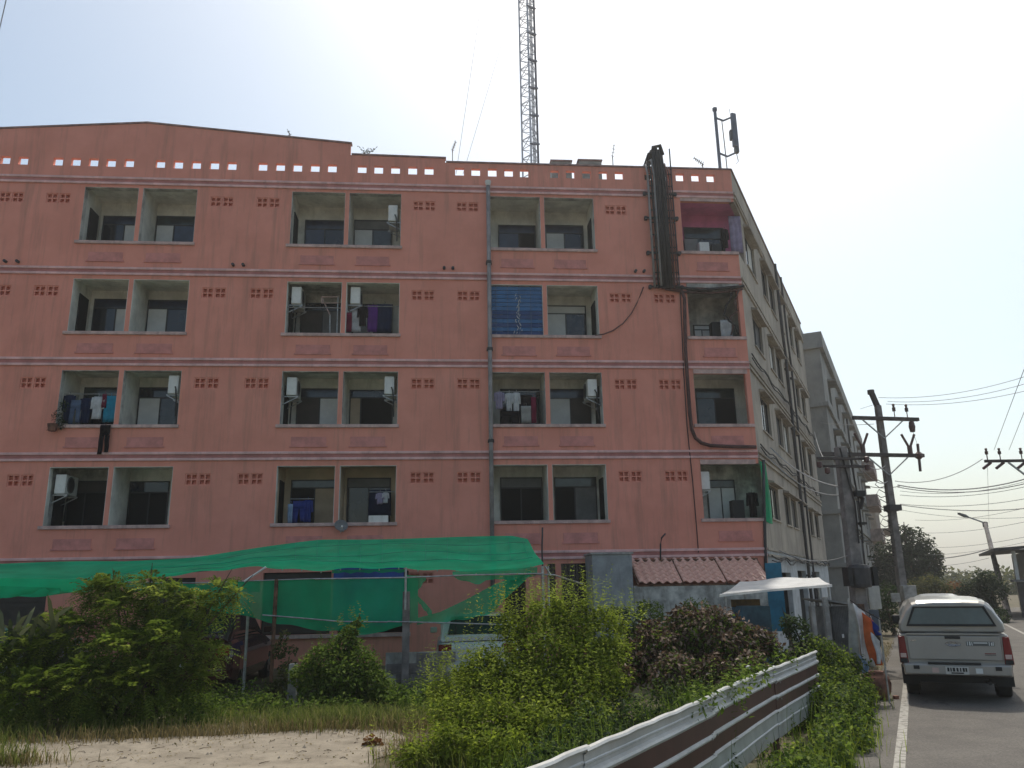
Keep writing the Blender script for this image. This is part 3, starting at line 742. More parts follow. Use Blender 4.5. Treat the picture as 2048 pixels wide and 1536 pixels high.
# blue roller blind with pale tassels (fourth floor)
l, d, r = PAIRS['c']; bl = thing('roller_blind', 'blue slatted roller blind with trailing pale creeper closing a fourth floor balcony', 'blind', (2.2, Y0+.1, ROWS[4][0]))
BLA = mat('blue_blind', (.03, .13, .30), .5, var=.1, scale=3); BLB = mat('navy_blind', (.015, .055, .17), .5, var=.1, scale=3)
nb = 12; hz = (ROWS[4][1]-ROWS[4][0]-.05)/nb
for k in range(nb):
    z = ROWS[4][0]+.01+k*hz; m = MB(); m.box(l+.02, Y0+.07, z+.008, d-HW-.01, Y0+.085, z+hz-.006)
    m.build('slat', BLB if k in (0, 2, 4, 5) else BLA, bl)
for k in range(5):
    x = l+.15+k*.36; m = MB(); m.box(x-.010, Y0+.050, ROWS[4][0]+.01, x+.010, Y0+.066, ROWS[4][1]-.03); m.build('cord', C_DENIM, bl)
m = MB(); rr = random.Random(4)
for k in range(34):
    t_ = k/33; z = ROWS[4][1]-.28-t_*1.25; sp_ = .03+.16*abs(t_-.35); x = l+.83+rr.uniform(-sp_, sp_)
    m.tube([(x, Y0+.045, z), (x+rr.uniform(-.05, .05), Y0+.03, z-rr.uniform(.05, .12))], [.014, .004], 4)
m.build('creeper', C_WHITE, bl)
# folding rack on the wall beside it
t = thing('folding_rack', 'pale folding clothes rack leaning in the dark fourth floor balcony', 'rack', (-3.6, Y0+.6, FLR[4]))
m = MB(); P = [at_y(q_[0], q_[1], Y0+.5) for q_ in ((643, 594), (676, 594), (676, 606), (643, 606), (660, 630))]
m.bar(P[0], P[1], .035); m.bar(P[2], P[3], .03); m.bar(P[0], P[3], .03); m.bar(P[0], P[4], .03); m.build('upper_frame', SILL, t)
m = MB(); p = P[4]; m.bar(p, (p.x+.05, p.y+.05, FLR[4]), .03); m.bar(P[1], (P[1].x, P[1].y+.1, FLR[4]), .03); m.build('leg', STEEL, t)
m = MB(); z = at_y(640, 615, Y0+.08).z; m.tube([(PAIRS['b'][0]+.02, Y0+.1, z), (PAIRS['b'][1]-HW-.01, Y0+.1, z)], .016); m.top('laundry_rail', PIPE, 'bare rail across the dark fourth floor balcony with folding rack', 'rail', 'laundry rails across the balconies')
# beds of clutter in the corner balconies
def clutter(fl, Yd, items):
    for (nm, px, dY, dep, mt, lab, cat) in items: 
        x0, y0, x1, y1 = px; Y = Y0+dY
        a = at_y(x0, y1, Y); c = at_y(x1, y0, Y); mb = MB(); mb.box(a.x, Y, FLR[fl]+.002, c.x, Y+dep, c.z); mb.top(nm, mt, lab, cat, bevel=.012)
clutter(5, 0, [('shelf_unit', (1370, 478, 1395, 500), .5, .3, GREYPLAS, 'grey cabinet against the pink corner room window', 'cabinet'), ('storage_box', (1400, 484, 1418, 505), .3, .25, WHITEPL, 'pale storage box in the pink corner balcony', 'box'), ('storage_box', (1424, 488, 1442, 505), .35, .3, BLACKP, 'black storage box in the pink corner balcony', 'box')])
hang('shirt', 1440, 1456, 458, 496, .5, C_BLACK, 'black shirt hanging in the pink corner balcony', 31)
hang('towel', 1456, 1480, 432, 505, .75, C_LAV, 'lilac curtain drawn aside in the pink corner balcony', 32)
clutter(4, 0, [('water_tank', (1425, 644, 1447, 664), .45, .3, BLACKP, 'black box on the white corner balcony', 'box')])
hang('towel', 1440, 1462, 640, 676, .3, C_WHITE, 'white rag hanging in the bare corner balcony on fourth floor', 33)
clutter(2, 0, [('storage_box', (1468, 1000, 1488, 1040), .5, .3, BLACKP, 'dark box in the green netted corner balcony', 'box')])
hang('shirt', 1492, 1514, 985, 1034, .45, C_BLACK, 'black coat hanging in the green netted corner balcony', 34)
# green net over the open side of that balcony
m = MB(); zz0, zz1 = ROWS[2][0]-.1, ROWS[2][1]+.12
m.grid(lambda u, v: SX(.02+1.3*u, -.03-.03*math.sin(7*u+3*v), zz0+(zz1-zz0)*v), 8, 6)
m.top('green_net_screen', NETD, 'green net screen tied over the corner balcony side', 'net', smooth=True)
# plant in a pot hanging from the balcony corner
tp = thing('hanging_pot_plant', 'dark pot plant hung outside the balcony beside navy laundry', 'plant', tuple(at_y(104, 862, Y0-.2)))
o_ = at_y(104, 862, Y0-.2)
m = MB(); m.lathe([(.0, 0), (.10, 0), (.14, .2), (.12, .2), (.10, .03)], o_, 12); m.build('pot', TERRA, tp)
m = MB(); m.tube([o_+Vector((0, .0, .18)), o_+Vector((.05, .1, .42)), o_+Vector((.12, .2, .55))], .01, 5); m.build('hook', DARKMET, tp)
# vertical rain pipe
pz0, pz1 = .0, 14.35
dp = thing('rain_pipe', 'grey rain pipe running down the pink wall', 'pipe', (1.36, Y0-.12, 0))
m = MB(); m.tube([(1.36, Y0-.13, pz0), (1.36, Y0-.13, pz1)], .065, 10); m.build('pipe', PIPE, dp, smooth=True)
m = MB(); m.lathe([(.07, 0), (.1, .12), (.1, .16), (.0, .16)], (1.36, Y0-.13, pz1), 10); m.build('hopper', WHITEPL, dp)
for z in (11.7, 8.9, 6.1, 3.3): m = MB(); m.lathe([(.07, 0), (.09, 0), (.09, .09), (.07, .09)], (1.36, Y0-.13, z), 10); m.box(1.27, Y0-.13, z+.01, 1.45, Y0-.002, z+.07); m.build('bracket', DARKMET, dp)
# telecom cable riser
cr_ = thing('cable_riser', 'dark bundle of telecom cables climbing the pink wall over the parapet', 'cable riser', (6.55, Y0-.2, 10.9))
def rp(x, y, dY=-.2): return at_y(x, y, Y0+dY)
uL = rp(1304, 480).x
zb_, zt_ = rp(1315, 572).z, 15.35
for k, (dx, rr_, mt, top) in enumerate(((0, .035, PIPE, 15.25), (.14, .03, CABLE, 15.3), (.24, .035, PIPE, 15.45), (.33, .055, CABLE, 15.75), (.44, .06, CABLE, 15.85), (.55, .05, CABLE, 15.8), (.64, .05, CABLE, 15.6), (.74, .035, CABLEB, 15.3), (.84, .02, CABLEB, 15.2))):
    pts = [Vector((uL+dx*.85, Y0-.16-.02*(k % 3), zb_-.06*(k % 2))), Vector((uL+dx*.85+.02*(k % 2), Y0-.17, 13.2)), Vector((uL+dx*.85, Y0-.17, 14.9)), Vector((uL+dx*.85-.02, Y0-.1, top)), Vector((uL+dx*.8-.05, Y0+.25, top+.12)), Vector((uL+dx*.7-.12, Y0+.7, top-.25)), Vector((uL+dx*.6-.2, Y0+1.1, 14.5))]
    m = MB(); m.tube(pts, rr_, 8); m.build('cable', mt, cr_, smooth=True)
for z in (11.0, 12.15, 13.35, 14.2):
    m = MB(); m.box(uL-.14, Y0-.11, z, uL+.95, Y0-.06, z+.06); m.build('bracket', DARKMET, cr_)
    for dx in (-.16, .85): m = MB(); m.box(uL+dx, Y0-.12, z-.03, uL+dx+.08, Y0-.002, z+.08); m.build('wall_plate', DARKMET, cr_)
m = MB()
for x in (uL+.05, uL+.83): m.bar((x, Y0-.04, 11.0), (x, Y0-.04, 15.9 if x > uL+.5 else 15.2), .035)
for k in range(10): m.bar((uL+.05, Y0-.04, 11.1+k*.43), (uL+.83, Y0-.04, 11.1+k*.43), .025)
m.build('ladder_tray', DARKMET, cr_)
m = MB(); m.tube([(uL+.12, Y0+.3, 15.1), (uL+.16, Y0+.05, 15.6), (uL+.3, Y0-.02, 15.95), (uL+.52, Y0-.02, 16.02), (uL+.6, Y0, 15.7)], .07, 8); m.build('cable_bend', CABLE, cr_, smooth=True)
# loose cable dropping from the riser to a balcony
def hang_cable(pts_px, dY, r, m, label, name='cable', cat='cable', group=None):
    P = [at_y(x, y, Y0+dY) for x, y in pts_px]
    b = MB(); b.tube(P, r, 6); return b.top(name, m, label, cat, group, smooth=True)
hang_cable([(1287, 574), (1281, 590), (1274, 606), (1262, 628), (1246, 647), (1226, 661), (1208, 668), (1190, 671)], -.05, .018, CABLEB, 'thin dark cable curving from the cable riser to a balcony sill')
hang_cable([(1340, 576), (1362, 580), (1369, 596), (1370, 650), (1371, 700), (1375, 760), (1380, 830), (1384, 860), (1391, 876), (1403, 886), (1420, 891), (1460, 893), (1512, 894)], -.12, .055, CABLEB, 'brown conduit dropping down the corner and turning along the wall', 'conduit', 'conduit')
hang_cable([(1352, 560), (1360, 578), (1363, 640), (1367, 740), (1374, 850), (1385, 960), (1392, 1040), (1397, 1105)], -.04, .014, CABLE, 'thin black cable running down the pink wall beside the corner conduit')
hang_cable([(1320, 573), (1360, 575), (1400, 580), (1440, 577), (1470, 574), (1488, 572)], -.16, .05, CABLE, 'dark cable bundle drooping under the pink corner balcony')
hang_cable([(1330, 578), (1370, 584), (1420, 586), (1455, 583), (1486, 578)], -.10, .035, CABLEB, 'brown cable drooping under the pink corner balcony')
hang_cable([(1465, 578), (1460, 600), (1452, 612), (1448, 630), (1458, 642), (1470, 650), (1476, 668)], -.06, .03, CABLE, 'tangled black cable hanging before the bare corner balcony')
hang_cable([(1478, 580), (1468, 606), (1475, 622), (1460, 634), (1467, 652), (1462, 670)], -.03, .025, CABLEB, 'tangled brown cable hanging before the bare corner balcony')
hang_cable([(1527, 920), (1528, 1000), (1531, 1110), (1532, 1160)], -.03, .045, DARKMET, 'black pipe down the building corner beside the green net screen', 'corner_pipe', 'pipe')
hang_cable([(1085, 1055), (1084, 1100), (1086, 1160), (1087, 1210)], -.3, .025, DARKMET, 'thin dark rod standing before the pink wall near the awning', 'rod', 'rod')
hang_cable([(1321, 1120), (1321, 1090), (1323, 1076), (1331, 1067)], -.2, .025, DARKMET, 'bent dark vent pipe rising over the tiled awning', 'vent_pipe', 'pipe')
# satellite dish on the second floor wall
sd = thing('satellite_dish', 'small grey satellite dish on the second floor wall', 'satellite dish', tuple(at_y(682, 1054, Y0-.15)))
c = at_y(682, 1052, Y0-.25); ax = Vector((.25, -.8, .5)).normalized()
m = MB(); m.lathe([(.0, -.05), (.08, -.04), (.15, -.01), (.19, .03), (.185, .035), (.14, .0), (.0, -.03)], c, 18, ax); m.build('dish', GREYPLAS, sd, smooth=True)
m = MB(); m.bar(c-ax*.05, (c.x, Y0-.02, c.z-.06), .04); m.box(c.x-.06, Y0-.02, c.z-.14, c.x+.06, Y0-.001, c.z+.02); m.build('mount', STEEL, sd)
m = MB(); m.tube([c-Vector((0, 0, .18)), c+ax*.22-Vector((0, 0, .12))], .012); m.lathe([(.0, 0), (.03, 0), (.03, .07), (0, .07)], c+ax*.2-Vector((0, 0, .12)), 8, -ax); m.build('feed_arm', WHITEPL, sd)

# ---------- roof top things
def yagi(px0, px1, Y, label, n=6, m=PIPE):
    a = at_y(*px0, Y); c = at_y(*px1, Y)
    t = thing('tv_antenna', label, 'antenna', (a.x, Y, 14.48), 'television aerials on the roof')
    b = MB(); b.bar((a.x, Y, 14.48), a, .03); b.build('mast', m, t)
    b = MB(); b.bar(a-(c-a)*.15, c, .022)
    s = (c-a).cross(Vector((0, 1, .2))).normalized()
    for k in range(n):
        p = a.lerp(c, k/(n-1)); L = .16-.012*k; b.bar(p-Vector((.02, L, 0)), p+Vector((.02, L, 0)), .014); b.bar(p-s*L*.4, p+s*L*.4, .014)
    b.build('boom', m, t)
yagi((1405, 328), (1388, 316), 25, 'tilted television aerial beside the cell antenna mast')
yagi((1225, 312), (1228, 291), 27, 'slim upright television aerial on the roof between boxes and cable riser', 4)
yagi((905, 300), (911, 284), 27, 'branched television aerial at the parapet step', 4)
yagi((582, 276), (577, 263), 24.5, 'stubby dark aerial on the sloping gable', 3, DARKMET)
for (px, lab) in (((1103, 323, 1143, 345), 'grey equipment box on the roof, nearer the lattice mast'), ((1158, 322, 1203, 345), 'grey equipment box on the roof, farther from the lattice mast')):
    Y = 26.; a = at_y(px[0], px[3], Y); c = at_y(px[2], px[1], Y)
    t = thing('roof_unit', lab, 'equipment box', ((a.x+c.x)/2, Y+.3, 14.48), 'equipment boxes behind the parapet')
    m = MB(); m.box(a.x, Y, 14.56, c.x, Y+.6, c.z); m.build('casing', mat('box_grey', (.30, .28, .25), .7, var=.15), t, bevel=.02)
    m = MB(); m.box(a.x-.03, Y-.03, c.z, c.x+.03, Y+.63, c.z+.05); m.build('lid', COPE, t)
    m = MB()
    for x in (a.x+.08, c.x-.08): m.box(x-.05, Y+.05, 14.48, x+.05, Y+.55, 14.56)
    m.build('foot', DARKMET, t)
    m = MB()
    for k in range(5): m.box(a.x+.1, Y-.012, 14.9+k*.09, c.x-.1, Y-.001, 14.94+k*.09)
    m.build('louvre', DARKMET, t)
# stand with pipes seen through the parapet holes
t = thing('pipe_stand', 'dark pipework seen through the parapet holes under the equipment boxes', 'pipework', (4.6, 24.4, 14.48))
m = MB()
for k in range(6): m.bar((3.6+k*.42, 24.4, 14.48), (3.75+k*.42, 24.4, 15.1), .1)
m.bar((3.4, 24.4, 14.98), (6.0, 24.4, 14.95), .12); m.bar((3.4, 24.4, 14.62), (6.0, 24.4, 14.66), .1); m.build('pipes', DARKMET, t)
# cell antenna on a pole
Y = 24.2
am = thing('cell_antenna', 'slim cell phone antenna panel on a pole at the roof corner', 'antenna', (at_y(1440, 335, Y).x, Y, 14.48))
a = at_y(1440, 335, Y); c = at_y(1431, 219, Y); ux = a.x
zA = c.z
m = MB(); m.tube([(ux, Y, 14.48), (ux, Y, zA)], .055, 10); m.lathe([(0, 0), (.085, 0), (.085, .1), (0, .1)], (ux, Y, zA-.05), 10); m.build('mast', ANTG, am, smooth=False)
pz_t, pz_b = at_y(1462, 224, Y).z, at_y(1470, 312, Y).z
pxx = ux + .52
m = MB(); m.prism([(pxx, Y-.12, pz_b+.35), (pxx+.2, Y-.12, pz_b+.3), (pxx+.2, Y-.12, pz_t-.12), (pxx+.03, Y-.12, pz_t-.08)], (0, .16, 0)); m.build('panel', ANTG, am, bevel=.03)
m = MB(); m.box(pxx-.06, Y-.08, pz_b+.62, pxx+.03, Y+.08, pz_b+1.0); m.box(pxx+.05, Y-.1, pz_b+.1, pxx+.2, Y+.05, pz_b+.32); m.build('radio_unit', GREYPLAS, am, bevel=.02)
m = MB(); m.tube([(pxx+.03, Y, pz_t-.1), (pxx+.02, Y, pz_t+.12)], .012, 5); m.build('lightning_rod', STEEL, am)
m = MB(); m.bar((ux, Y, pz_t-.25), (ux+.27, Y, pz_t-.36), .05); m.bar((ux+.27, Y, pz_t-.36), (pxx+.05, Y, pz_t-.22), .05); m.bar((ux, Y, pz_b+.1), (ux+.3, Y, pz_b-.03), .05); m.bar((ux+.3, Y, pz_b-.03), (pxx+.08, Y, pz_b+.12), .05); m.build('arm', ANTG, am)
m = MB(); m.tube([(ux+.22, Y, pz_t-.36), (ux+.24, Y, pz_b+.4), (ux+.26, Y, 14.48)], .018, 6); m.tube([(pxx+.12, Y, pz_b+.1), (pxx+.16, Y, pz_b-.2), (pxx+.08, Y, pz_b-.3)], .014, 5); m.build('feeder_cable', PIPE, am)
m = MB(); m.box(ux-.13, Y-.06, 15.45, ux+.13, Y+.06, 15.53); m.build('clamp', DARKMET, am)
# small weeds on the parapet
def tiny_weed(x, y, Y, label, h=.35):
    p = at_y(x, y, Y); t = thing('rooftop_weed', label, 'weed', tuple(p), 'weeds rooted on the parapet')
    b = MB(); rr = random.Random(int(x))
    for k in range(9):
        d_ = Vector((rr.uniform(-1, 1), rr.uniform(-.6, .6), rr.uniform(.4, 1.2))).normalized()*h*rr.uniform(.5, 1)
        b.tube([p, p+d_*.6+Vector((0, 0, .02)), p+d_], [.007, .005, .002], 4)
        for j in range(3):
            q_ = p+d_*(.5+.25*j); e_ = Vector((rr.uniform(-1, 1), rr.uniform(-1, 1), .3)).normalized()*.05
            b.poly([q_, q_+e_+Vector((0, 0, .02)), q_+e_*2, q_+e_-Vector((0, 0, .02))])
    b.build('foliage', STEMG, t, kind='stuff')
tiny_weed(733, 311, Y0+.05, 'sparse weed growing on the parapet step below the gable', .4)

# ---------- guyed lattice mast behind the building
TY = 38.0
tc_ = at_y(1063, 325, TY)
tw = thing('lattice_mast', 'tall pale lattice radio mast rising behind the pink building', 'radio mast', (tc_.x, TY, 0))
legs = [Vector((tc_.x-.47, TY+.1, 0)), Vector((tc_.x-.06, TY-.45, 0)), Vector((tc_.x+.40, TY+.25, 0))]
HT = 58
for i, q_ in enumerate(legs):
    m = MB(); m.tube([q_, q_+Vector((0, 0, HT))], [.05, .055, .06][i], 8); m.build('leg', [MASTW, MASTW, MASTD][i], tw)
m = MB(); n = int(HT/.55)
for k in range(n):
    z = k*.55
    for i in range(3):
        a = legs[i]; b_ = legs[(i+1) % 3]
        m.bar(a+Vector((0, 0, z)), b_+Vector((0, 0, z)), .028)
        m.bar((a if k % 2 else b_)+Vector((0, 0, z)), (b_ if k % 2 else a)+Vector((0, 0, z+.55)), .028)
m.build('bracing', MASTW, tw)
m = MB()
for k in range(3): m.tube([(tc_.x+.12+k*.07, TY-.22+k*.07, 0), (tc_.x+.05+k*.06, TY-.22+k*.07, HT)], .024, 6)
m.build('feeder_cable', ANTG, tw)
for k in range(16):
    z = 11.2+k*1.72; m = MB(); m.bar((tc_.x-.08, TY-.5, z-.2), (tc_.x+.14, TY-.2, z-.02), .11, .09); m.bar((tc_.x+.14, TY-.2, z-.02), (tc_.x+.46, TY+.2, z+.22), .11, .09); m.build('cable_clamp', MASTD, tw)
for (px0, px1, lab) in (((912, 322), (961, 2), 'steeper of the two faint guy wires left of the lattice mast'), ((926, 322), (990, 120), 'shallower of the two faint guy wires left of the lattice mast')):
    a = at_y(*px0, 30); c = at_y(*px1, 34); dd = (c-a); b = MB(); b.tube([a-dd*.0+Vector((0, 0, -.6)), c+dd*1.2], .009, 5); b.top('guy_wire', PIPE, lab, 'wire')

# ================================================================== BUILDINGS ALONG THE LANE
OFF2 = .65
K2 = RD(0, N2.dot(K)+OFF2) + E2*(E2.dot(K))
def S2(s, d, z): q = K2 + E2*s - N2*d; return (q.x, q.y, z)
b2 = thing('grey_apartment_building', 'weathered grey apartment block further along the lane behind the pink block', 'building', tuple(K2+E2*20))
B2S0, B2S1, B2H = 20.2, 58.0, 14.3
hs = []
for i, s in enumerate(np.arange(23.5, 56, 5.2)):
    for z in (12.0, 9.1, 6.2, 3.6): hs.append((float(s), float(s)+1.7, z, z+1.15))
m = MB(); holed(m, [B2S0, B2S1], [0, B2H], hs, 0, .2, S2); m.build('wall', GREYB, b2)
m = MB(); holed(m, [0, 12], [0, B2H], [(.25+3*k, 1.6+3*k, z, z+1.1) for k in (1, 2, 3) for z in (12, 9, 6)], 0, .2, lambda u, d, z: S2(B2S0+d, u+.0, z) if False else S2(B2S0+d+.002, u, z)); m.build('end_wall', GREYB, b2)
for (s0, s1, a, b_) in hs:
    m = MB(); m.box(s0, .1, a, s1, .14, b_, S2); wo = m.build('window', GLASSG, b2)
    m = MB(); m.box(s0+.05, .07, a+.05, (s0+s1)/2, .095, a+.75, S2); m.build('shutter', CURT, wo)
    m = MB(); m.prism([S2(s0-.15, -.001, b_+.15), S2(s0-.15, -.45, b_+.06), S2(s0-.15, -.45, b_+.01), S2(s0-.15, -.001, b_+.03)], E2*(s1-s0+.3)); m.build('window_hood', GREYB, b2)
for z in (11.3, 8.45, 5.6, 2.9):
    m = MB(); m.box(B2S0-.12, -.14, z-.22, B2S1, -.001, z, S2); m.box(B2S0-.12, -.001, z-.22, B2S0-.0005, 11, z, S2); m.build('ledge', GREYB, b2)
m = MB(); m.box(B2S0-.2, -.2, B2H+.001, B2S1+.1, .3, B2H+.9, S2); m.box(B2S0-.2, .3, B2H+.001, B2S0+.2, 11, B2H+.9, S2); m.build('parapet', GREYB, b2)
m = MB(); m.box(B2S0+4, 1.2, B2H+.001, B2S0+9, 5, B2H+2.6, S2); m.build('stair_head', GREYB, b2)
m = MB(); m.box(B2S0+.2, .2, B2H-.2, B2S1, 12, B2H, S2); m.build('roof', GREYB, b2)
m = MB(); m.box(B2S1-.2, .2, 0, B2S1, 12, B2H-.21, S2); m.build('rear_wall', GREYB, b2)
for z in (11.0, 8.1, 5.2):
    m = MB(); m.box(50, -1.1, z, 57.5, -.201, z+.14, S2); m.box(50, -1.1, z+.14, 57.5, -1.0, z+1.0, S2); m.box(50, -1.0, z+.14, 50.1, -.201, z+1.0, S2); m.build('balcony', mat('faded_red', (.33, .24, .21), .9, var=.2, scale=2), b2)
m = MB(); m.box(38, -.12, 0, 38.14, -.002, 14, S2); m.build('rain_pipe', DARKMET, b2)
b3 = thing('far_shophouse', 'low tan shophouse beyond the grey block, balcony fronts stacked', 'building', tuple(K2+E2*66))
hs = [(float(s), float(s)+1.5, z, z+1.3) for s in (62.5, 66, 69.5) for z in (4.6, 7.2)]
m = MB(); holed(m, [61, 73], [0, 9.2], hs, -.4, -.2, S2); m.build('wall', TANB, b3)
m = MB(); m.box(61, -.2, 0, 61.2, 8, 9.2, S2); m.build('end_wall', TANB, b3)
for (s0, s1, a, c_) in hs: m = MB(); m.box(s0, -.3, a, s1, -.26, c_, S2); m.build('window', GLASS, b3)
for z in (4.0, 6.7): m = MB(); m.box(61, -1.5, z, 73, -.401, z+.15, S2); m.box(61, -1.5, z+.15, 73, -1.4, z+.95, S2); m.build('balcony', MATS['faded_red'], b3)
m = MB(); m.box(60.8, -.6, 9.201, 73.2, 8, 9.45, S2); m.build('roof', TANB, b3)
# rain pipes and cables on the lane side of the pink block
for (s, r_, lab) in ((9.05, .06, 'nearer dark rain pipe on the lane side wall'), (10.75, .045, 'farther thin rain pipe on the lane side wall')):
    m = MB(); m.tube([SX(s, -.1, .0), SX(s, -.1, 11.2), SX(s-.3, -.1, 12.2), SX(s-.3, -.1, 15.1)], r_, 8)
    for z in (2.2, 5, 8, 10.5): m.box(s-.1, -.12, z, s+.1, -.002, z+.07, SX)
    m.top('rain_pipe', DARKMET, lab, 'pipe', 'rain pipes on the lane side')
for i, (z0, z1, dd) in enumerate(((6.05, 6.2, .10), (8.9, 9.1, .10), (2.75, 2.9, .12))):
    P = [Vector(SX(s, -dd-.02*math.sin(s), z0 + (z1-z0)*s/18 - .12*math.sin(s*1.1)**2)) for s in np.linspace(.1, 18, 24)]
    m = MB(); m.tube(P, .022, 5); P2 = [p+Vector((0, 0, -.09-.05*math.sin(i+k))) for k, p in enumerate(P)]; m.tube(P2, .02, 5)
    m.top('wall_cable', CABLE, ['sagging cable pair on the side wall at the third floor line', 'sagging cable pair on the side wall at the fourth floor line', 'sagging cable pair above the white ground floor side wall'][i], 'cable')
# house at the right end of the lane
hb = RD(49.5, 4.55)
rh = thing('roadside_house', 'grey house with flat overhanging roof and dark shutter beside the lane bend', 'building', tuple(hb))
def H(s, n, z): return RD(49.5+s, 4.55+n, z)
def hbox(mb, s0, n0, z0, s1, n1, z1): mb.box(s0, n0, z0, s1, n1, z1, lambda s, n, z: tuple(H(s, n, z)))
m = MB(); hbox(m, .8, .9, 0, 9, 9, 3.35); m.build('wall', mat('house_grey', (.36, .36, .34), .9, var=.1), rh)
m = MB(); m.prism([H(-.8, -.75, 3.36), H(-.8, 9.5, 3.95), H(-.8, 9.5, 4.1), H(-.8, -.75, 3.5)], E2*11); m.build('roof', DARKMET, rh)
for (s, n) in ((-.1, .1), (-.1, .7)): m = MB(); hbox(m, s, n, 1.9, s+.16, n+.16, 3.36); m.build('column', WHITEPL, rh)
m = MB(); m.prism([H(-1.0, -.1, 1.8), H(-1.0, 8, 1.9), H(-1.0, 8, 2.0), H(-1.0, -.1, 1.9)], E2*1.8); m.build('awning', SHEDG, rh)
m = MB(); hbox(m, .0, .1, 0, .08, 7, 1.78); sh = m.build('shutter', GLASSB, rh)
for k in range(9): m = MB(); hbox(m, -.03, .12, .1+k*.18, -.001, 6.9, .25+k*.18); m.build('slat', GLASSB, sh)

# ================================================================== POLES AND WIRES
def crossarm(mb, c, d, L, w_=.11): d = Vector(d).normalized(); mb.bar(c-d*L[0], c+d*L[1], w_, w_); return d
def pin(mb, p, h=.3, r=.05):
    mb.tube([p, p+Vector((0, 0, h*.5))], .018, 5); mb.lathe([(.0, 0), (r, 0), (r*1.1, h*.25), (r*.6, h*.3), (r*.9, h*.5), (0, h*.55)], p+Vector((0, 0, h*.45)), 8)
dX = Vector((1, .12, 0)).normalized()
p1 = px_at(1803, 33)
pA = thing('utility_pole', 'tall concrete power pole with two long crossarms beside the pickup', 'utility pole', tuple(p1), 'utility poles')
m = MB(); m.prism([p1+Vector((-.17, -.17, 0)), p1+Vector((.17, -.17, 0)), p1+Vector((.17, .17, 0)), p1+Vector((-.17, .17, 0))], (0, 0, .01)); m.v = []; m.f = []; m.m = []
H1 = at_d(1757, 800, 33.0*math.cos(PITCH)).z; H1 = 8.5
m.loft([[p1+Vector((a*q, b_*q, z)) for a, b_ in ((-1, -1), (1, -1), (1, 1), (-1, 1))] for q, z in ((.145, 0), (.10, H1))]); m.build('shaft', CONC, pA, bevel=.02)
dr = (px_at(1753, 33)-p1).normalized()
def on1(z): return p1+Vector((0, 0, z))
zc1 = 7.95; zc2 = 6.55
for zc, L in ((zc1, (1.25, 1.55)), (zc2, (2.75, 1.55))):
    m = MB(); crossarm(m, on1(zc)+Vector((0, -.2, 0)), dX, L, .13); ca = m.build('crossarm', WOODD, pA)
    m = MB(); m.bar(on1(zc)+Vector((0, -.22, 0))+dX*.95, on1(zc-.75)+Vector((0, -.16, 0)), .04); m.bar(on1(zc)+Vector((0, -.22, 0))-dX*.95, on1(zc-.75)+Vector((0, -.16, 0)), .04); m.build('brace', STEEL, pA)
for q in (.55, 1.1): m = MB(); pin(m, on1(zc1)+dX*q+Vector((0, -.2, .05)), .55, .06); m.build('insulator', CERAM, pA)
for q in (-1.0, 1.0):                      # V shaped cut-outs
    c = on1(zc2)+dX*q+Vector((0, -.2, .06)); m = MB(); m.tube([c, c+Vector((0, 0, .3))], .09, 8); m.tube([c+Vector((0, 0, .2)), c+dX*.28+Vector((0, 0, .75))], .045, 6); m.tube([c+Vector((0, 0, .2)), c-dX*.28+Vector((0, 0, .75))], .045, 6); m.build('fuse_cutout', CERAM, pA)
m = MB(); c = on1(zc1)+dX*1.2+Vector((0, -.25, -.1)); m.lathe([(0, 0), (.09, 0), (.12, -.2), (.09, -.4), (0, -.42)], c, 8); m.build('insulator', CERAM, pA)
m = MB(); c = on1(zc2)+dX*1.35+Vector((0, -.2, .0)); m.tube([c+Vector((-.03, 0, -.6)), c+Vector((.02, 0, .45))], .05, 6); m.lathe([(.05, -.15), (.16, -.05), (.16, .05), (.05, .15)], c, 8); m.build('arrester', CERAM, pA)
m = MB(); c = on1(H1); m.bar(c+Vector((.02, 0, -.15)), c+Vector((-.18, 0, .5)), .16, .16); m.lathe([(0, 0), (.13, 0), (.13, .16), (0, .16)], c+Vector((-.2, 0, .45)), 8); m.build('pole_cap', WOODD, pA)
m = MB()
for k in range(9):
    z = 5.5-k*.36; c = on1(z); d_ = dX*-1
    m.tube([c+d_*.15, c+d_*.42+Vector((0, 0, .14)), c+d_*.55+Vector((0, 0, -.04)), c+d_*.38+Vector((0, 0, -.16)), c+d_*.15+Vector((0, 0, -.1))], .016, 5)
m.build('cable_loop', CABLE, pA)
m = MB(); c = on1(4.6); m.box(c.x-.2, c.y-.25, c.z-.12, c.x+.26, c.y+.2, c.z+.1); m.build('clamp', DARKMET, pA)
m = MB(); c = on1(1.55); m.box(c.x-.2, c.y-.4, c.z-.28, c.x+.30, c.y-.15, c.z+.25); m.build('meter_box', CONCL, pA, bevel=.02)
# second, shorter pole with transformer-like boxes
p2 = px_at(1713, 22)
pB = thing('utility_pole', 'shorter utility pole with two stacked crossarms and a dark box by the grey shed', 'utility pole', tuple(p2), 'utility poles')
def on2(z): return p2+Vector((0, 0, z))
m = MB(); m.loft([[p2+Vector((a*q, b_*q, z)) for a, b_ in ((-1, -1), (1, -1), (1, 1), (-1, 1))] for q, z in ((.16, 0), (.12, 5.35))]); m.build('shaft', CONC, pB, bevel=.02)
for zc, L in ((5.02, (.78, .62)), (4.82, (.62, .62))):
    m = MB(); crossarm(m, on2(zc)+Vector((0, -.17, 0)), dX, L, .06); m.build('crossarm', WOODD, pB)
for q, z in ((.6, 5.0), (.6, 4.8), (-.55, 4.7), (-.75, 4.85)): m = MB(); c = on2(z)+dX*q+Vector((0, -.2, 0)); m.lathe([(0, -.09), (.07, -.06), (.07, .06), (0, .09)], c, 8); m.build('insulator', CERAM, pB)
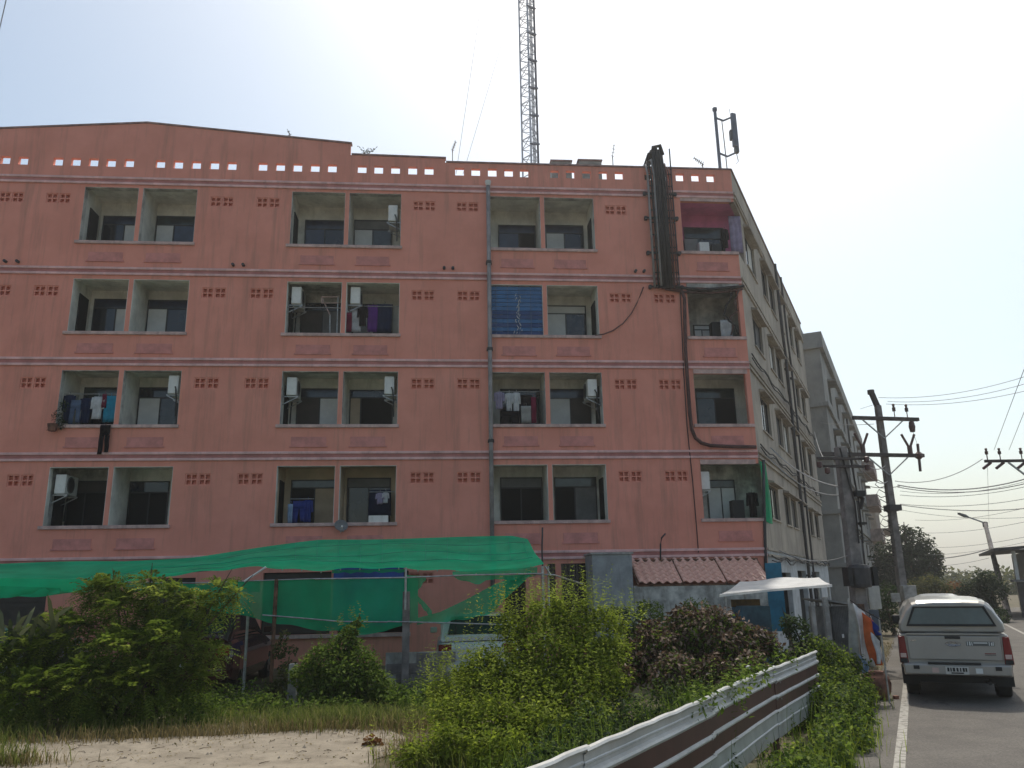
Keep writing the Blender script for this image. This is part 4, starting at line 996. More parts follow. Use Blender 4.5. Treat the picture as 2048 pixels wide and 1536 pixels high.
m = MB(); c = on2(1.82); m.lathe([(.0, 0), (.24, .02), (.26, .1), (.26, .48), (.22, .55), (0, .58)], (c.x-.02, c.y-.24, c.z), 14); tb = m.build('transformer', DARKMET, pB, smooth=False)
for fx in (-.39, .25): m = MB(); m.box(c.x+fx, c.y-.40, c.z+.05, c.x+fx+.11, c.y-.1, c.z+.5); m.build('cooling_fin', BLACKP, tb)
m = MB()
for k in range(2): m.tube([on2(5.3)+dX*(.16-.25*k)+Vector((0, -.14, 0)), on2(3.9)+dX*(.24-.12*k)+Vector((0, -.18, 0)), on2(2.9)+dX*(.2-.11*k)+Vector((0, -.2, 0))], .022, 5)
m.tube([on2(4.2)+dX*.15+Vector((0, -.16, 0)), on2(4.0)+dX*.35+Vector((0, -.2, 0)), on2(3.75)+dX*.25+Vector((0, -.2, 0))], .05, 6)
m.build('cable_loop', CABLE, pB)
m = MB(); c = on2(3.35); m.box(c.x+.14, c.y-.3, c.z, c.x+.3, c.y-.1, c.z+.06); c = on2(4.05); m.box(c.x+.13, c.y-.3, c.z, c.x+.36, c.y-.1, c.z+.14); m.build('junction_box', BLACKP, pB)
m = MB(); c = on2(1.2); m.box(c.x-.14, c.y-.28, c.z-.1, c.x-.02, c.y-.17, c.z+.25); m.build('sticker_plate', RUST, pB)
# pole whose crossarm reaches in from the right
p3 = px_at(2165, 33)
pC = thing('utility_pole', 'crossarm with three pin insulators reaching in at the right edge of the picture', 'utility pole', tuple(p3), 'utility poles')
zq = at_d(2000, 912, 30).z
zq = 5.85
m = MB(); m.loft([[p3+Vector((a*q, b_*q, z)) for a, b_ in ((-1, -1), (1, -1), (1, 1), (-1, 1))] for q, z in ((.18, 0), (.13, 10.5))]); m.build('shaft', CONC, pC)
d3 = Vector((1, -.05, 0)).normalized(); c3 = p3+Vector((0, -.2, zq))
m = MB(); m.bar(c3-d3*2.75, c3+d3*1.2, .09); m.build('crossarm', WOODD, pC)
for q in (-2.65, -2.2, -1.45): m = MB(); pin(m, c3+d3*q+Vector((0, 0, .05)), .4, .05); m.tube([c3+d3*q+Vector((.1, 0, -.05)), c3+d3*(q-.2)+Vector((0, 0, -.25))], .05, 6); m.build('insulator', CERAM, pC)
m = MB(); m.bar(c3-d3*1.95+Vector((0, 0, -.05)), p3+Vector((-.1, -.15, zq-1.6)), .05); m.build('brace', STEEL, pC)
# street lamp
p4 = px_at(2006, 50)
lp = thing('street_lamp', 'slanted thin street lamp post with one arm near the lane bend', 'street lamp', tuple(p4))
tp4 = at_d(1970, 1046, 49.0)
m = MB(); m.tube([p4, Vector((p4.x*.5+tp4.x*.5, p4.y*.5+tp4.y*.5, tp4.z*.5)), tp4], [.17, .14, .11], 8); m.build('post', CONC, lp)
m = MB(); e4 = at_d(1930, 1032, 49.0); m.tube([tp4, e4], .045, 6); m.build('arm', STEEL, lp)
h4 = at_d(1917, 1027, 49.0); m = MB(); m.loft([[p+Vector((0, a*q, b_*q)) for a, b_ in ((-1, -.5), (1, -.5), (1, .5), (-1, .5))] for p, q in ((e4+(e4-h4)*.5, .07), (e4, .14), (h4, .10))]); m.build('lamp_head', GREYPLAS, lp)
m = MB(); c = tp4.lerp(p4, .1); m.lathe([(0, -.2), (.15, -.15), (.15, .15), (0, .2)], tp4-Vector((0, 0, .1)), 8); m.build('collar', DARKMET, lp)
# wires
WIREM = mat('wire_grey', (.26, .26, .26), .7, var=.1)
def wire(a, c, sag, r, label, grp='overhead wires across the lane', n=14):
    r *= .72; sag *= .7
    a = Vector(a); c = Vector(c)
    P = [a.lerp(c, k/n) - Vector((0, 0, sag*4*(k/n)*(1-k/n))) for k in range(n+1)]
    b = MB(); b.tube(P, r, 4); return b.top('overhead_wire', WIREM, label, 'wire', grp)
LW = 'thin grey overhead wire crossing the pale sky right of the tall pole'
W_R = 32.0
def wpx(x0, y0, d0, x1, y1, d1, sag, r, label=LW): wire(at_d(x0, y0, d0), at_d(x1, y1, d1), sag, r, label)
for (a_, lab_) in (
    ((1757, 795, 31.5, 2110, 732, 27, .5, .013), 'uppermost of three thin wires rising right from the tall pole top'),
    ((1775, 803, 31.5, 2110, 748, 27, .45, .013), 'middle of three thin wires rising right from the tall pole top'),
    ((1772, 808, 31.5, 2110, 766, 27, .4, .013), 'lowest of three thin wires rising right from the tall pole top'),
    ((1988, 900, 30, 2070, 680, 16, .0, .011), 'steep thin wire going up from the first insulator of the right crossarm'),
    ((2018, 900, 30, 2090, 720, 16, .0, .011), 'steep thin wire going up from the last insulator of the right crossarm'),
    ((1790, 962, 31.5, 1965, 918, 30, .5, .018), 'wire sagging from the tall pole to the tip of the right crossarm'),
    ((1795, 970, 31.5, 2110, 938, 28, .6, .028), 'thickest sagging cable of the bundle right of the tall pole'),
    ((1795, 974, 31.5, 2110, 950, 28, .55, .022), 'second cable of the sagging bundle, just under the thickest one'),
    ((1800, 990, 31.5, 2110, 958, 28, .4, .014), 'thin wire below the sagging bundle right of the tall pole'),
    ((1800, 1008, 31.5, 2110, 985, 28, .35, .014), 'thin wire rising right from the collar of the tall pole'),
    ((1803, 1010, 31.5, 2110, 1010, 28, .3, .02), 'nearly level cable from the collar of the tall pole'),
    ((1740, 973, 34, 1800, 972, 31.5, .1, .02), 'short cable joining the tall pole from its left'),
    ((1850, 1066, 50, 2110, 1030, 34, .3, .014), 'faint wire just above the street lamp post top'),
    ((1860, 1095, 52, 2110, 1060, 34, .3, .014), 'faint wire crossing the upper street lamp post'),
    ((1880, 1117, 52, 1978, 1098, 49, .12, .04), 'thick cable from the dark leafy tree to the street lamp post'),
    ((1978, 1098, 49, 2110, 1088, 34, .2, .03), 'thick cable from the street lamp post towards the right edge'),
    ((1800, 982, 31.5, 2110, 944, 28, .5, .012), 'faint wire between the sagging bundle and the collar wires'),
    ((1803, 1020, 31.5, 2110, 1030, 28, .3, .010), 'faint wire falling slightly rightwards below the pole collar'),
    ((1830, 1040, 45, 2110, 1000, 32, .4, .012), 'faint wire passing above the street lamp arm'),
    ((1975, 935, 30, 1978, 1046, 49, .0, .008), 'faint vertical wire dropping from the right crossarm'),
    ((1850, 1110, 52, 2110, 1070, 36, .3, .012), 'faint wire above the thick cable at the lamp post'),
    ((1880, 1132, 52, 1978, 1116, 49, .1, .015), 'lowest thin wire between the dark leafy tree and the lamp post')): wpx(*a_, lab_)
wpx(1640, 845, 40, 1748, 848, 31.5, .1, .014, 'thin wire between the grey block and the tall pole'); wpx(1720, 818, 44, 1752, 808, 31.5, .0, .012, 'short wire reaching the tall pole top from the grey block')
# service bundle along the lane wall from the corner to the poles
wire(SX(.3, -.35, 5.95), on2(4.3)+Vector((-.1, -.1, 0)), .35, .03, 'thick cable running from the corner of the pink block to the shorter pole', 'service cables along the side wall')
wire(SX(.2, -.25, 5.7), on2(4.1)+Vector((-.1, -.1, 0)), .5, .022, 'upper thin service cable to the shorter pole', 'service cables along the side wall')
wire(SX(.4, -.3, 2.9), on2(2.6)+Vector((-.2, -.1, 0)), .3, .02, 'low service cable above the white tarp roof', 'service cables along the side wall')
wire(on2(5.0)+dX*-.6+Vector((0, -.2, 0)), SX(17, -.2, 9.2), .3, .02, 'cable from the short pole crossarm to the side wall', 'service cables along the side wall')
wire(on2(5.05)+dX*.5, on1(6.2), .3, .02, 'upper cable linking the short pole and tall pole', 'service cables along the side wall')
wire(on2(4.8)+dX*.55, on1(5.6), .3, .02, 'lower cable linking the short pole and tall pole', 'service cables along the side wall')
for i, (x0, y0, x1, y1) in enumerate(((14, -8, -6, 80),)):
    wire(at_d(x0, y0, 9), at_d(x1, y1, 9), 0, .008, 'short dark cable slanting across the upper left sky', None)
wire(on1(zc1)+dX*1.25+Vector((0, -.2, -.5)), on1(zc2)+dX*1.35+Vector((0, -.2, .45)), -.0, .01, 'jumper wire between the two crossarms of the tall pole', None)

# ================================================================== AWNING, LEAN-TO, SHED, STALL
aw_u0, aw_u1 = 5.30, 8.98
aw_y0, aw_y1, aw_z0, aw_z1 = Y0-.12, Y0-1.05, 2.66, 2.02
aw = thing('tiled_awning', 'terracotta tiled awning in three panels over the grey wall', 'awning', (7.1, 22.4, 2.0))
tm_ = MB(); tw_, tl_ = .245, .26
for k in range(6):
    u = k/6; u2 = (k+1)/6
    z = .035*math.sin(2*math.pi*u)+.012; z2 = .035*math.sin(2*math.pi*u2)+.012
    tm_.quad((tw_*u, 0, z), (tw_*u2, 0, z2), (tw_*u2, tl_, z2), (tw_*u, tl_, z))
    tm_.quad((tw_*u, 0, z-.014), (tw_*u, 0, z), (tw_*u2, 0, z2), (tw_*u2, 0, z2-.014))
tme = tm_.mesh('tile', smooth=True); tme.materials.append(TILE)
sl_ = math.atan2(aw_z0-aw_z1, aw_y0-aw_y1); LL = math.hypot(aw_z0-aw_z1, aw_y0-aw_y1)
NR = 6
rr = random.Random(2)
for p in range(3):
    ua = aw_u0+p*1.24
    for c in range(5):
        for r_ in range(NR):
            t_ = r_/NR; yy = aw_y1+(aw_y0-aw_y1)*t_; zz = aw_z1+(aw_z0-aw_z1)*t_+.02
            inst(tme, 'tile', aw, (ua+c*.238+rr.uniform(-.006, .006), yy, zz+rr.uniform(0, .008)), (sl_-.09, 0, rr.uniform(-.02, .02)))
    m = MB(); m.bar((ua-.03, aw_y1, aw_z1-.03), (ua-.03, aw_y0, aw_z0-.03), .05); m.build('rafter', RUST, aw)
m = MB(); m.bar((aw_u1+.02, aw_y1, aw_z1-.03), (aw_u1+.02, aw_y0, aw_z0-.03), .05); m.bar((aw_u0-.05, aw_y1+.05, aw_z1-.05), (aw_u1+.05, aw_y1+.05, aw_z1-.05), .05); m.bar((aw_u0-.05, aw_y0, aw_z0-.02), (aw_u1+.05, aw_y0, aw_z0-.02), .08, .10); m.build('purlin', RUST, aw)
gw = thing('grey_wall', 'grey cement wall below the tiled awning', 'wall', (6.9, 22.0, 0))
m = MB(); m.box(5.15, 21.98, 0, 9.05, 22.1, 1.97); m.build('panel', GREYPL, gw)
lt = thing('cement_lean_to', 'plain grey cement lean-to beside the tiled awning', 'lean-to', (4.6, 22.4, 0))
m = MB(); m.box(4.02, 21.9, 0, 5.12, 22.98, 2.82); m.build('wall', mat('cement_grey', (.33, .34, .34), .9, var=.12, scale=2, grime=(.13, .13, .12), gscale=1.5, gamt=.7), lt)
m = MB(); m.box(3.98, 21.86, 2.821, 5.16, 22.98, 2.87); m.build('coping', CONCL, lt)
# stall tarp
st = thing('market_stall', 'white tarp roof on thin poles in front of the building corner', 'stall', tuple(px_at(1560, 17.5)))
c4 = [at_d(1438, 1190, 15.2), at_d(1664, 1170, 16.2), at_d(1638, 1154, 18.6), at_d(1480, 1163, 18.0)]
def tarp(u, v):
    p = (c4[0].lerp(c4[1], u)).lerp(c4[3].lerp(c4[2], u), v)
    return p + Vector((0, 0, -.03*math.sin(math.pi*v)+.02*math.sin(math.pi*u) + .02*math.sin(9*u)*math.sin(5*v)))
m = MB(); m.grid(tarp, 22, 12); to_ = m.build('tarp', WHITET, st, smooth=True)
m = MB(); m.grid(lambda u, v: tarp(u, 0)+Vector((0, 0, -.005-.035*v))+Vector((0, -.02+.02*math.sin(20*u), 0)), 24, 2); m.build('valance', WHITET, st, smooth=True)
for (u, v) in ((.04, .05), (.97, .05), (.97, .95), (.06, .95)): p = tarp(u, v); m = MB(); m.tube([(p.x, p.y, 0), (p.x, p.y, p.z-.02)], .022, 6); m.build('pole', STEEL, st)
m = MB(); m.tube([tarp(0, .02), tarp(1, .02)], .018, 5); m.tube([tarp(0, .98)-Vector((0, 0, .03)), tarp(1, .98)-Vector((0, 0, .03))], .018, 5); m.build('crossbar', STEEL, st)
def px_panel(name, x0, y0, x1, y1, d, th, mt, label, cat, tilt=0):
    a = at_d(x0, y1, d); c = at_d(x1, y0, d); mb = MB()
    mb.prism([(a.x, a.y, a.z), (c.x, c.y, a.z), (c.x+tilt, c.y, c.z), (a.x+tilt, a.y, c.z)], (0, th, 0))
    return mb.top(name, mt, label, cat, bevel=.01)
sc_ = px_panel('drinks_cooler', 1492, 1212, 1540, 1330, 17, .6, mat('dull_blue', (.05, .12, .17), .6, var=.2), 'dull blue chest standing under the white tarp', 'cooler')
px_panel('fabric_banner', 1543, 1125, 1562, 1262, 21.5, .04, TEALT, 'teal blue vertical banner on the building corner', 'banner')
px_panel('notice_board', 1464, 1198, 1520, 1214, 17.6, .06, mat('ochre_board', (.13, .075, .02), .8, var=.3), 'dark ochre board hung beneath the white tarp', 'board')
# corrugated grey shed
sb = at_d(1660, 1205, 15.6); sb2 = at_d(1702, 1205, 15.6)
sh_ = thing('metal_shed', 'low grey corrugated shed beside the shorter utility pole', 'shed', (sb.x+.2, sb.y+.4, 0))
m = MB(); n = 12; P = []
for k in range(n+1):
    for o in (0, .5):
        if k == n and o: continue
        P.append((sb.x+(sb2.x-sb.x)*(k+o)/n, sb.y+(.03 if o else 0)))
for i in range(len(P)-1): m.quad((P[i][0], P[i][1], 0), (P[i+1][0], P[i+1][1], 0), (P[i+1][0], P[i+1][1], 1.52), (P[i][0], P[i][1], 1.52))
m.box(sb.x, sb.y+.05, 0, sb2.x, sb.y+1.0, 1.5); m.build('wall', SHEDG, sh_)
m = MB(); m.prism([(sb.x-.08, sb.y-.15, 1.62), (sb2.x+.06, sb.y-.15, 1.52), (sb2.x+.06, sb.y+1.1, 1.54), (sb.x-.08, sb.y+1.1, 1.64)], (0, 0, .03)); m.build('roof', SHEDG, sh_)
m = MB(); m.bar((sb.x-.12, sb.y-.05, 0), (sb.x-.12, sb.y-.05, 1.7), .09); m.bar((sb.x-.32, sb.y+.1, 0), (sb.x-.32, sb.y+.1, 1.6), .07); m.build('post', CONCL, sh_)
m = MB(); m.box(sb.x+.16, sb.y-.02, .93, sb.x+.2, sb.y-.005, 1.0); m.build('label_plate', WHITEPL, sh_)
# cloth banners on a line beside the lane
def banner(x0, x1, yt, yb, d, mt, label, lean=0, seed=0):
    a = at_d(x0, yt, d); c = at_d(x1, yt+ (6 if lean else 0), d); bb = at_d((x0+x1)/2, yb, d); rr = random.Random(seed); ph = rr.uniform(0, 6); zb = max(bb.z, .05)
    def fn(u, v): p = a.lerp(c, u); return (p.x+lean*v+.02*math.sin(6*v+ph), p.y+.05*math.sin(5*u+ph)*(.3+v), p.z+(zb-p.z)*v - .10*u*(1-v))
    b = MB(); b.grid(fn, 8, 8); o = b.top('hanging_cloth', mt, label, 'cloth', 'cloths hung on the lane side line', smooth=True)
    o.modifiers.new('thickness', 'SOLIDIFY').thickness = .008
    return o
DD = 13.9
banner(1694, 1712, 1200, 1340, DD, C_GREY, 'pale grey cloth at the end of the lane side line nearest the shed', -.05, 1)
banner(1706, 1728, 1206, 1330, DD-.1, C_WHITE, 'white cloth hung between grey and orange cloths', .06, 2)
banner(1722, 1742, 1224, 1328, DD-.2, C_ORANGE, 'orange red cloth hung beside the lane', .08, 3)
banner(1740, 1754, 1238, 1270, DD-.25, C_BLUE, 'small royal blue cloth next to the orange cloth', .03, 4)
banner(1742, 1760, 1264, 1326, DD-.3, C_WHITE, 'white cloth outermost on the lane side line, beside the kerb', .02, 5)
banner(1718, 1732, 1308, 1345, DD-.35, C_SKY, 'faded blue cloth low under the white cloth', .0, 6)
lp_ = thing('washing_line', 'washing line on two thin posts beside the lane', 'washing line', tuple(px_at(1730, 15)))
a = at_d(1700, 1200, DD); c = at_d(1762, 1240, DD-.3); m = MB(); m.tube([a, a.lerp(c, .5)-Vector((0, 0, .02)), c], .008, 5); m.build('line', CABLE, lp_)
for q in (a, c): m = MB(); m.tube([(q.x, q.y+.06, 0), (q.x, q.y+.06, q.z+.03)], .014, 6); m.build('post', STEEL, lp_)
# clay jar by the kerb
jp = at_z(1756, 1398, 0.0)
jr = thing('clay_jar', 'broken brown clay jar at the kerb between weeds and pickup', 'jar', (jp.x, jp.y, 0))
m = MB(); m.lathe([(0, 0), (.16, .0), (.23, .12), (.25, .26), (.21, .38), (.14, .43), (.15, .46), (.12, .46), (.11, .42), (.17, .34), (.19, .2), (0, .04)], (jp.x, jp.y, 0), 16); m.build('body', TERRA, jr, smooth=True)
m = MB(); rr = random.Random(5)
for k in range(5):
    x, y = jp.x+rr.uniform(-.3, .25), jp.y+rr.uniform(-.35, -.1); s = rr.uniform(.04, .09); m.prism([(x, y, .0), (x+s, y+.02, 0), (x+s*.8, y+s, .0), (x, y+s*.9, 0)], (.01, .01, s*.7))
m.build('shard', TERRA, jr)
# clutter behind: parked scooters and boxes by the tall pole
def scooter(base, ang, label, mt):
    t = thing('scooter', label, 'scooter', tuple(base), 'scooters parked by the tall pole', ang)
    m = MB(); 
    for x in (-.6, .6): m.lathe([(.2, -.05), (.27, -.05), (.29, 0), (.27, .05), (.2, .05), (.2, -.05)], (x, 0, .29), 16, (0, 1, 0))
    m.build('tyre', TYRE, t)
    m = MB()
    for x in (-.6, .6): m.lathe([(.0, -.02), (.2, -.02), (.2, .02), (0, .02)], (x, 0, .29), 10, (0, 1, 0))
    m.build('rim', RIM, t)
    m = MB(); m.loft([[(x, a*w_, z+b_*h) for a, b_ in ((-1, -1), (1, -1), (1, 1), (-1, 1))] for x, w_, z, h in ((-.85, .06, .68, .04), (-.5, .13, .60, .14), (-.1, .12, .52, .14), (.12, .1, .38, .08), (.34, .12, .40, .10), (.48, .16, .72, .16), (.5, .1, .98, .08))]); m.build('body', mt, t, bevel=.02)
    m = MB(); m.loft([[(x, a*w_, z+b_*h) for a, b_ in ((-1, -1), (1, -1), (1, 1), (-1, 1))] for x, w_, z, h in ((-.75, .1, .80, .03), (-.4, .13, .78, .05), (.05, .1, .74, .04))]); m.build('seat', BLACKP, t, bevel=.02)
    m = MB(); m.tube([(.58, 0, .35), (.5, 0, .95), (.46, 0, 1.05)], .025); m.tube([(.40, -.32, 1.06), (.48, 0, 1.04), (.40, .32, 1.06)], .018); m.build('handlebar', DARKMET, t)
    m = MB(); m.lathe([(0, 0), (.07, 0), (.08, .06), (0, .08)], (.52, 0, .95), 10, (1, 0, .1)); m.build('headlight', CLEARL, t)
    return t
scooter(RD(25.5, -1.7), rad(20), 'dark red scooter parked farther along, near the tall pole', CARM)
scooter(RD(23.0, -1.9), rad(75), 'black scooter parked between cloth line and tall pole', BLACKP)
px_panel('shop_sign', 1784, 1186, 1800, 1204, 28, .05, CONCL, 'small pale sign plate left of the tall pole', 'sign')
px_panel('shop_sign', 1742, 1160, 1757, 1218, 29, .08, WHITEPL, 'tall white wall panel over blue base by the short pole', 'panel')
px_panel('wall_panel', 1742, 1219, 1757, 1262, 29, .08, mat('slate_blue', (.09, .13, .19), .7, var=.1), 'slate blue base panel under the white wall panel', 'panel')

# ================================================================== VEHICLES
def wheel(parent, x, y, r, w_, name='wheel'):
    m = MB(); m.lathe([(r*.62, -w_/2), (r*.93, -w_/2), (r, -w_*.35), (r, w_*.35), (r*.93, w_/2), (r*.62, w_/2), (r*.62, -w_/2)], (x, y, r), 22, (1, 0, 0)); t_ = m.build(name, TYRE, parent, smooth=False)
    m = MB(); m.lathe([(0, -w_*.3), (r*.63, -w_*.36), (r*.63, w_*.36), (0, w_*.3)], (x, y, r), 16, (1, 0, 0))
    for k in range(5):
        a = 2*math.pi*k/5
        for sx in (-1, 1): m.bar((x+sx*w_*.33, y, r), (x+sx*w_*.37, y+math.cos(a)*r*.58, r+math.sin(a)*r*.58), .05, .04)
    m.build('rim', RIM, t_)
def ring(y, hw_, z0, z1, top_hw, n=3, rad_=.06, bot_hw=None):
    """closed cross-section (x,z) at y: from bottom left round to bottom right"""
    bh = bot_hw if bot_hw else hw_*.96
    zs = z1-z0
    R = [(bh, z0), (hw_, z0+zs*.25), (hw_, z0+zs*.6), (hw_*.6+top_hw*.4, z1-rad_*1.3), (top_hw, z1-rad_*.35), (top_hw*.82, z1), (top_hw*.4, z1+.012)]
    return [(-x, y, z) for x, z in R] [::-1][::-1] + [(x, y, z) for x, z in R[::-1]]
# ---- pickup with canopy, seen from behind
TH = rad(31.0)
tpos = Vector((9.10, 14.32, 0))*.935 + Vector((math.cos(TH), -math.sin(TH), 0))*.03
pk = thing('pickup_truck', 'silver white pickup with a canopy over its bed parked on the lane', 'pickup truck', tuple(tpos), None, -TH)
TW = .845
bodyS = [ring(y, w_, z0, z1, tw2, rad_=.05) for y, w_, z0, z1, tw2 in ((0.0, TW-.03, .60, 1.10, TW-.05), (.05, TW, .56, 1.115, TW-.04), (.4, TW+.01, .52, 1.115, TW-.04), (1.5, TW+.02, .45, 1.115, TW-.04), (1.75, TW+.01, .42, 1.11, TW-.04), (3.2, TW+.01, .42, 1.10, TW-.05), (3.6, TW+.01, .45, 1.06, TW-.08), (4.5, TW, .48, .98, TW-.1), (4.95, TW-.1, .5, .86, TW-.2), (5.05, TW-.2, .55, .78, TW-.3))]
m = MB(); m.loft(bodyS); m.build('body', SILVER, pk, smooth=False, bevel=.015)
def cring(y, hw_, z0, z1, tw2):
    R = [(hw_*.98, z0), (hw_, z0+.05), (hw_*.93+tw2*.07, z0+(z1-z0)*.3), (hw_*.4+tw2*.6, z0+(z1-z0)*.75), (tw2, z1-.025), (tw2*.85, z1), (tw2*.4, z1+.014)]
    return [(-x, y, z) for x, z in R] + [(x, y, z) for x, z in R[::-1]]
cano = [cring(y, w_, z0, z1, tw2) for y, w_, z0, z1, tw2 in ((.02, .775, 1.13, 1.59, .545), (.10, .80, 1.125, 1.635, .56), (.5, .81, 1.12, 1.65, .58), (1.4, .81, 1.12, 1.66, .60), (1.62, .81, 1.12, 1.65, .60))]
m = MB(); m.loft(cano); cn = m.build('canopy', SILVER, pk, smooth=False, bevel=.02)
cab = [ring(y, w_, z0, z1, tw2, rad_=.07) for y, w_, z0, z1, tw2 in ((1.66, .80, 1.10, 1.60, .58), (1.8, .80, 1.10, 1.64, .60), (2.9, .80, 1.10, 1.66, .60), (3.2, .79, 1.09, 1.60, .58), (3.75, .77, 1.06, 1.12, .60))]
m = MB(); m.loft(cab); cb = m.build('cab', SILVER, pk, smooth=False, bevel=.02)
for sx in (-1, 1):
    m = MB(); m.prism([(sx*.775, 1.85, 1.16), (sx*.775, 3.35, 1.16), (sx*.66, 3.05, 1.55), (sx*.655, 1.95, 1.57)], (sx*.012, 0, .0)); m.build('side_window', AUTOGL, cb)
    m = MB(); m.prism([(sx*.785, .25, 1.2), (sx*.785, 1.5, 1.2), (sx*.665, 1.45, 1.52), (sx*.66, .35, 1.50)], (sx*.012, 0, .0)); m.build('side_window', AUTOGL, cn)
    m = MB(); m.box(sx*.87-.1, 3.05, 1.12, sx*.87+.1, 3.15, 1.30); m.build('mirror', BLACKP, pk, bevel=.03)
m = MB(); m.prism([(-.62, 3.25, 1.60), (.62, 3.25, 1.60), (.72, 3.76, 1.14), (-.72, 3.76, 1.14)], (0, .02, .01)); m.build('windscreen', AUTOGL, cb)
# canopy rear window with rubber surround
def rw(y, s, zt, zb): return [(-.70*s, y, zb), (.70*s, y, zb), (.575*s, y+.03, zt), (-.575*s, y+.03, zt)]
m = MB()
o_ = [(-.675, 1.225), (.675, 1.225), (.535, 1.555), (-.535, 1.555)]; i_ = [(-.63, 1.262), (.63, 1.262), (.505, 1.525), (-.505, 1.525)]
def rwp(p, dy=0): return (p[0], .005-(1.575-p[1])*.02+dy, p[1])
for k in range(4):
    k2 = (k+1) % 4
    m.prism([rwp(o_[k]), rwp(o_[k2]), rwp(i_[k2]), rwp(i_[k])], (0, -.022, 0))
rwo = m.build('rear_window', BLACKP, cn, bevel=.006)
m = MB(); m.prism([rwp(p) for p in i_], (0, -.008, 0)); m.build('pane', AUTOGLB, rwo)
m = MB(); m.box(-.12, -.045, 1.175, .12, -.01, 1.20); m.build('latch', SILVER, cn)
# tailgate
m = MB(); m.loft([[(-.69, 0.0, .68), (.69, 0.0, .68), (.70, .0, 1.085), (-.70, .0, 1.085)], [(-.685, -.035, .69), (.685, -.035, .69), (.695, -.035, 1.07), (-.695, -.035, 1.07)]]); tg = m.build('tailgate', SILVER, pk, bevel=.012)
m = MB(); m.box(-.70, -.05, 1.09, .70, .0, 1.112); m.build('top_rail', MATS['silver_paint'], tg)
m = MB(); m.box(-.115, -.052, 1.025, .115, -.030, 1.068); m.build('handle', BLACKP, tg, bevel=.008)
m = MB()
for (rx, rz_) in ((.115, .036), (.045, .034), (.075, .016)):
    P = [(rx*math.cos(2*math.pi*k/24), -.042, .945+rz_*math.sin(2*math.pi*k/24)) for k in range(25)]; m.tube(P, .006, 5)
m.build('emblem', CHROME, tg)
m = MB(); m.box(.19, -.040, .915, .60, -.036, .985); dk = m.build('decal', mat('decal_grey', (.11, .115, .11), .6, var=.1), tg)
m = MB()
for k, (x, w_, zt) in enumerate(((.205, .012, .06), (.235, .02, .06), (.27, .012, .055), (.52, .012, .06), (.55, .02, .05), (.578, .012, .06))): m.box(x, -.0425, .922, x+w_, -.0405, .922+zt)
m.box(.30, -.0425, .955, .50, -.0405, .972); m.build('decal_letters', PANEL, dk)
m = MB(); m.box(-.64, -.040, .985, -.56, -.036, 1.005); m.build('badge', CHROME, tg)
m = MB(); m.box(.44, -.040, .79, .60, -.036, .802); m.build('badge', REDL, tg); m = MB(); m.box(.44, -.040, .765, .60, -.036, .782); m.build('badge', GREYPLAS, tg)
for sx in (-1, 1):
    x = sx*.775
    m = MB(); m.loft([[(x-.075, .03, .62), (x+.075, .05, .62), (x+.055, .05, 1.07), (x-.055, .03, 1.07)], [(x-.065, -.035, .63), (x+.065, -.025, .63), (x+.045, -.025, 1.06), (x-.045, -.035, 1.06)]]); tl = m.build('tail_light', REDL, pk, bevel=.012)
    m = MB(); m.box(x-.048, -.048, .715, x+.044, -.034, .785); m.build('reverse_lens', CLEARL, tl, bevel=.004)
    m = MB(); m.box(x-.058, -.046, .635, x+.055, -.030, .70); m.build('lamp_base', BLACKP, tl)
m = MB(); m.loft([[(-.80, .02, .43), (.80, .02, .43), (.80, .02, .64), (-.80, .02, .64)], [(-.78, -.13, .46), (.78, -.13, .46), (.79, -.13, .62), (-.79, -.13, .62)]]); bu = m.build('bumper', SILVER, pk, bevel=.02)
m = MB(); m.box(-.42, -.145, .625, .36, -.02, .650); m.build('step_pad', BLACKP, bu)
m = MB(); m.box(-.17, -.150, .47, .17, -.136, .59); npl = m.build('number_plate', PLATEW, bu)
m = MB()
for k, (x, w_) in enumerate(((-.145, .03), (-.10, .02), (-.065, .035), (-.01, .03), (.04, .02), (.08, .03), (.12, .025))): m.box(x, -.1535, .515, x+w_, -.1505, .575); 
m.box(-.09, -.1535, .482, .09, -.1505, .502); m.build('plate_characters', BLACKP, npl)
for sx in (-1, 1): m = MB(); m.box(sx*.60-.045, -.142, .54, sx*.60+.045, -.131, .60); m.build('bumper_hole', BLACKP, bu)
for sx in (-1, 1): m = MB(); m.box(sx*.32-.05, -.142, .49, sx*.32+.05, -.131, .57); m.build('fog_reflector', CLEARL if sx < 0 else PANEL, bu)
m = MB(); m.box(-.60, .25, .30, .60, 4.6, .52); m.tube([(-.66, 1.05, .36), (.66, 1.05, .36)], .06, 8); m.lathe([(0, -.16), (.15, -.1), (.15, .1), (0, .16)], (.0, 1.05, .36), 12, (1, 0, 0)); m.tube([(.45, -.02, .33), (.45, 1.2, .36)], .03, 8); m.build('chassis', BLACKP, pk)
for sx in (-1, 1):
    m = MB(); m.box(sx*.72-.13, .62, .22, sx*.72+.13, .635, .55); m.build('mud_flap', BLACKP, pk)
    for y in (1.08, 4.1): wheel(pk, sx*.70, y, .355, .23)
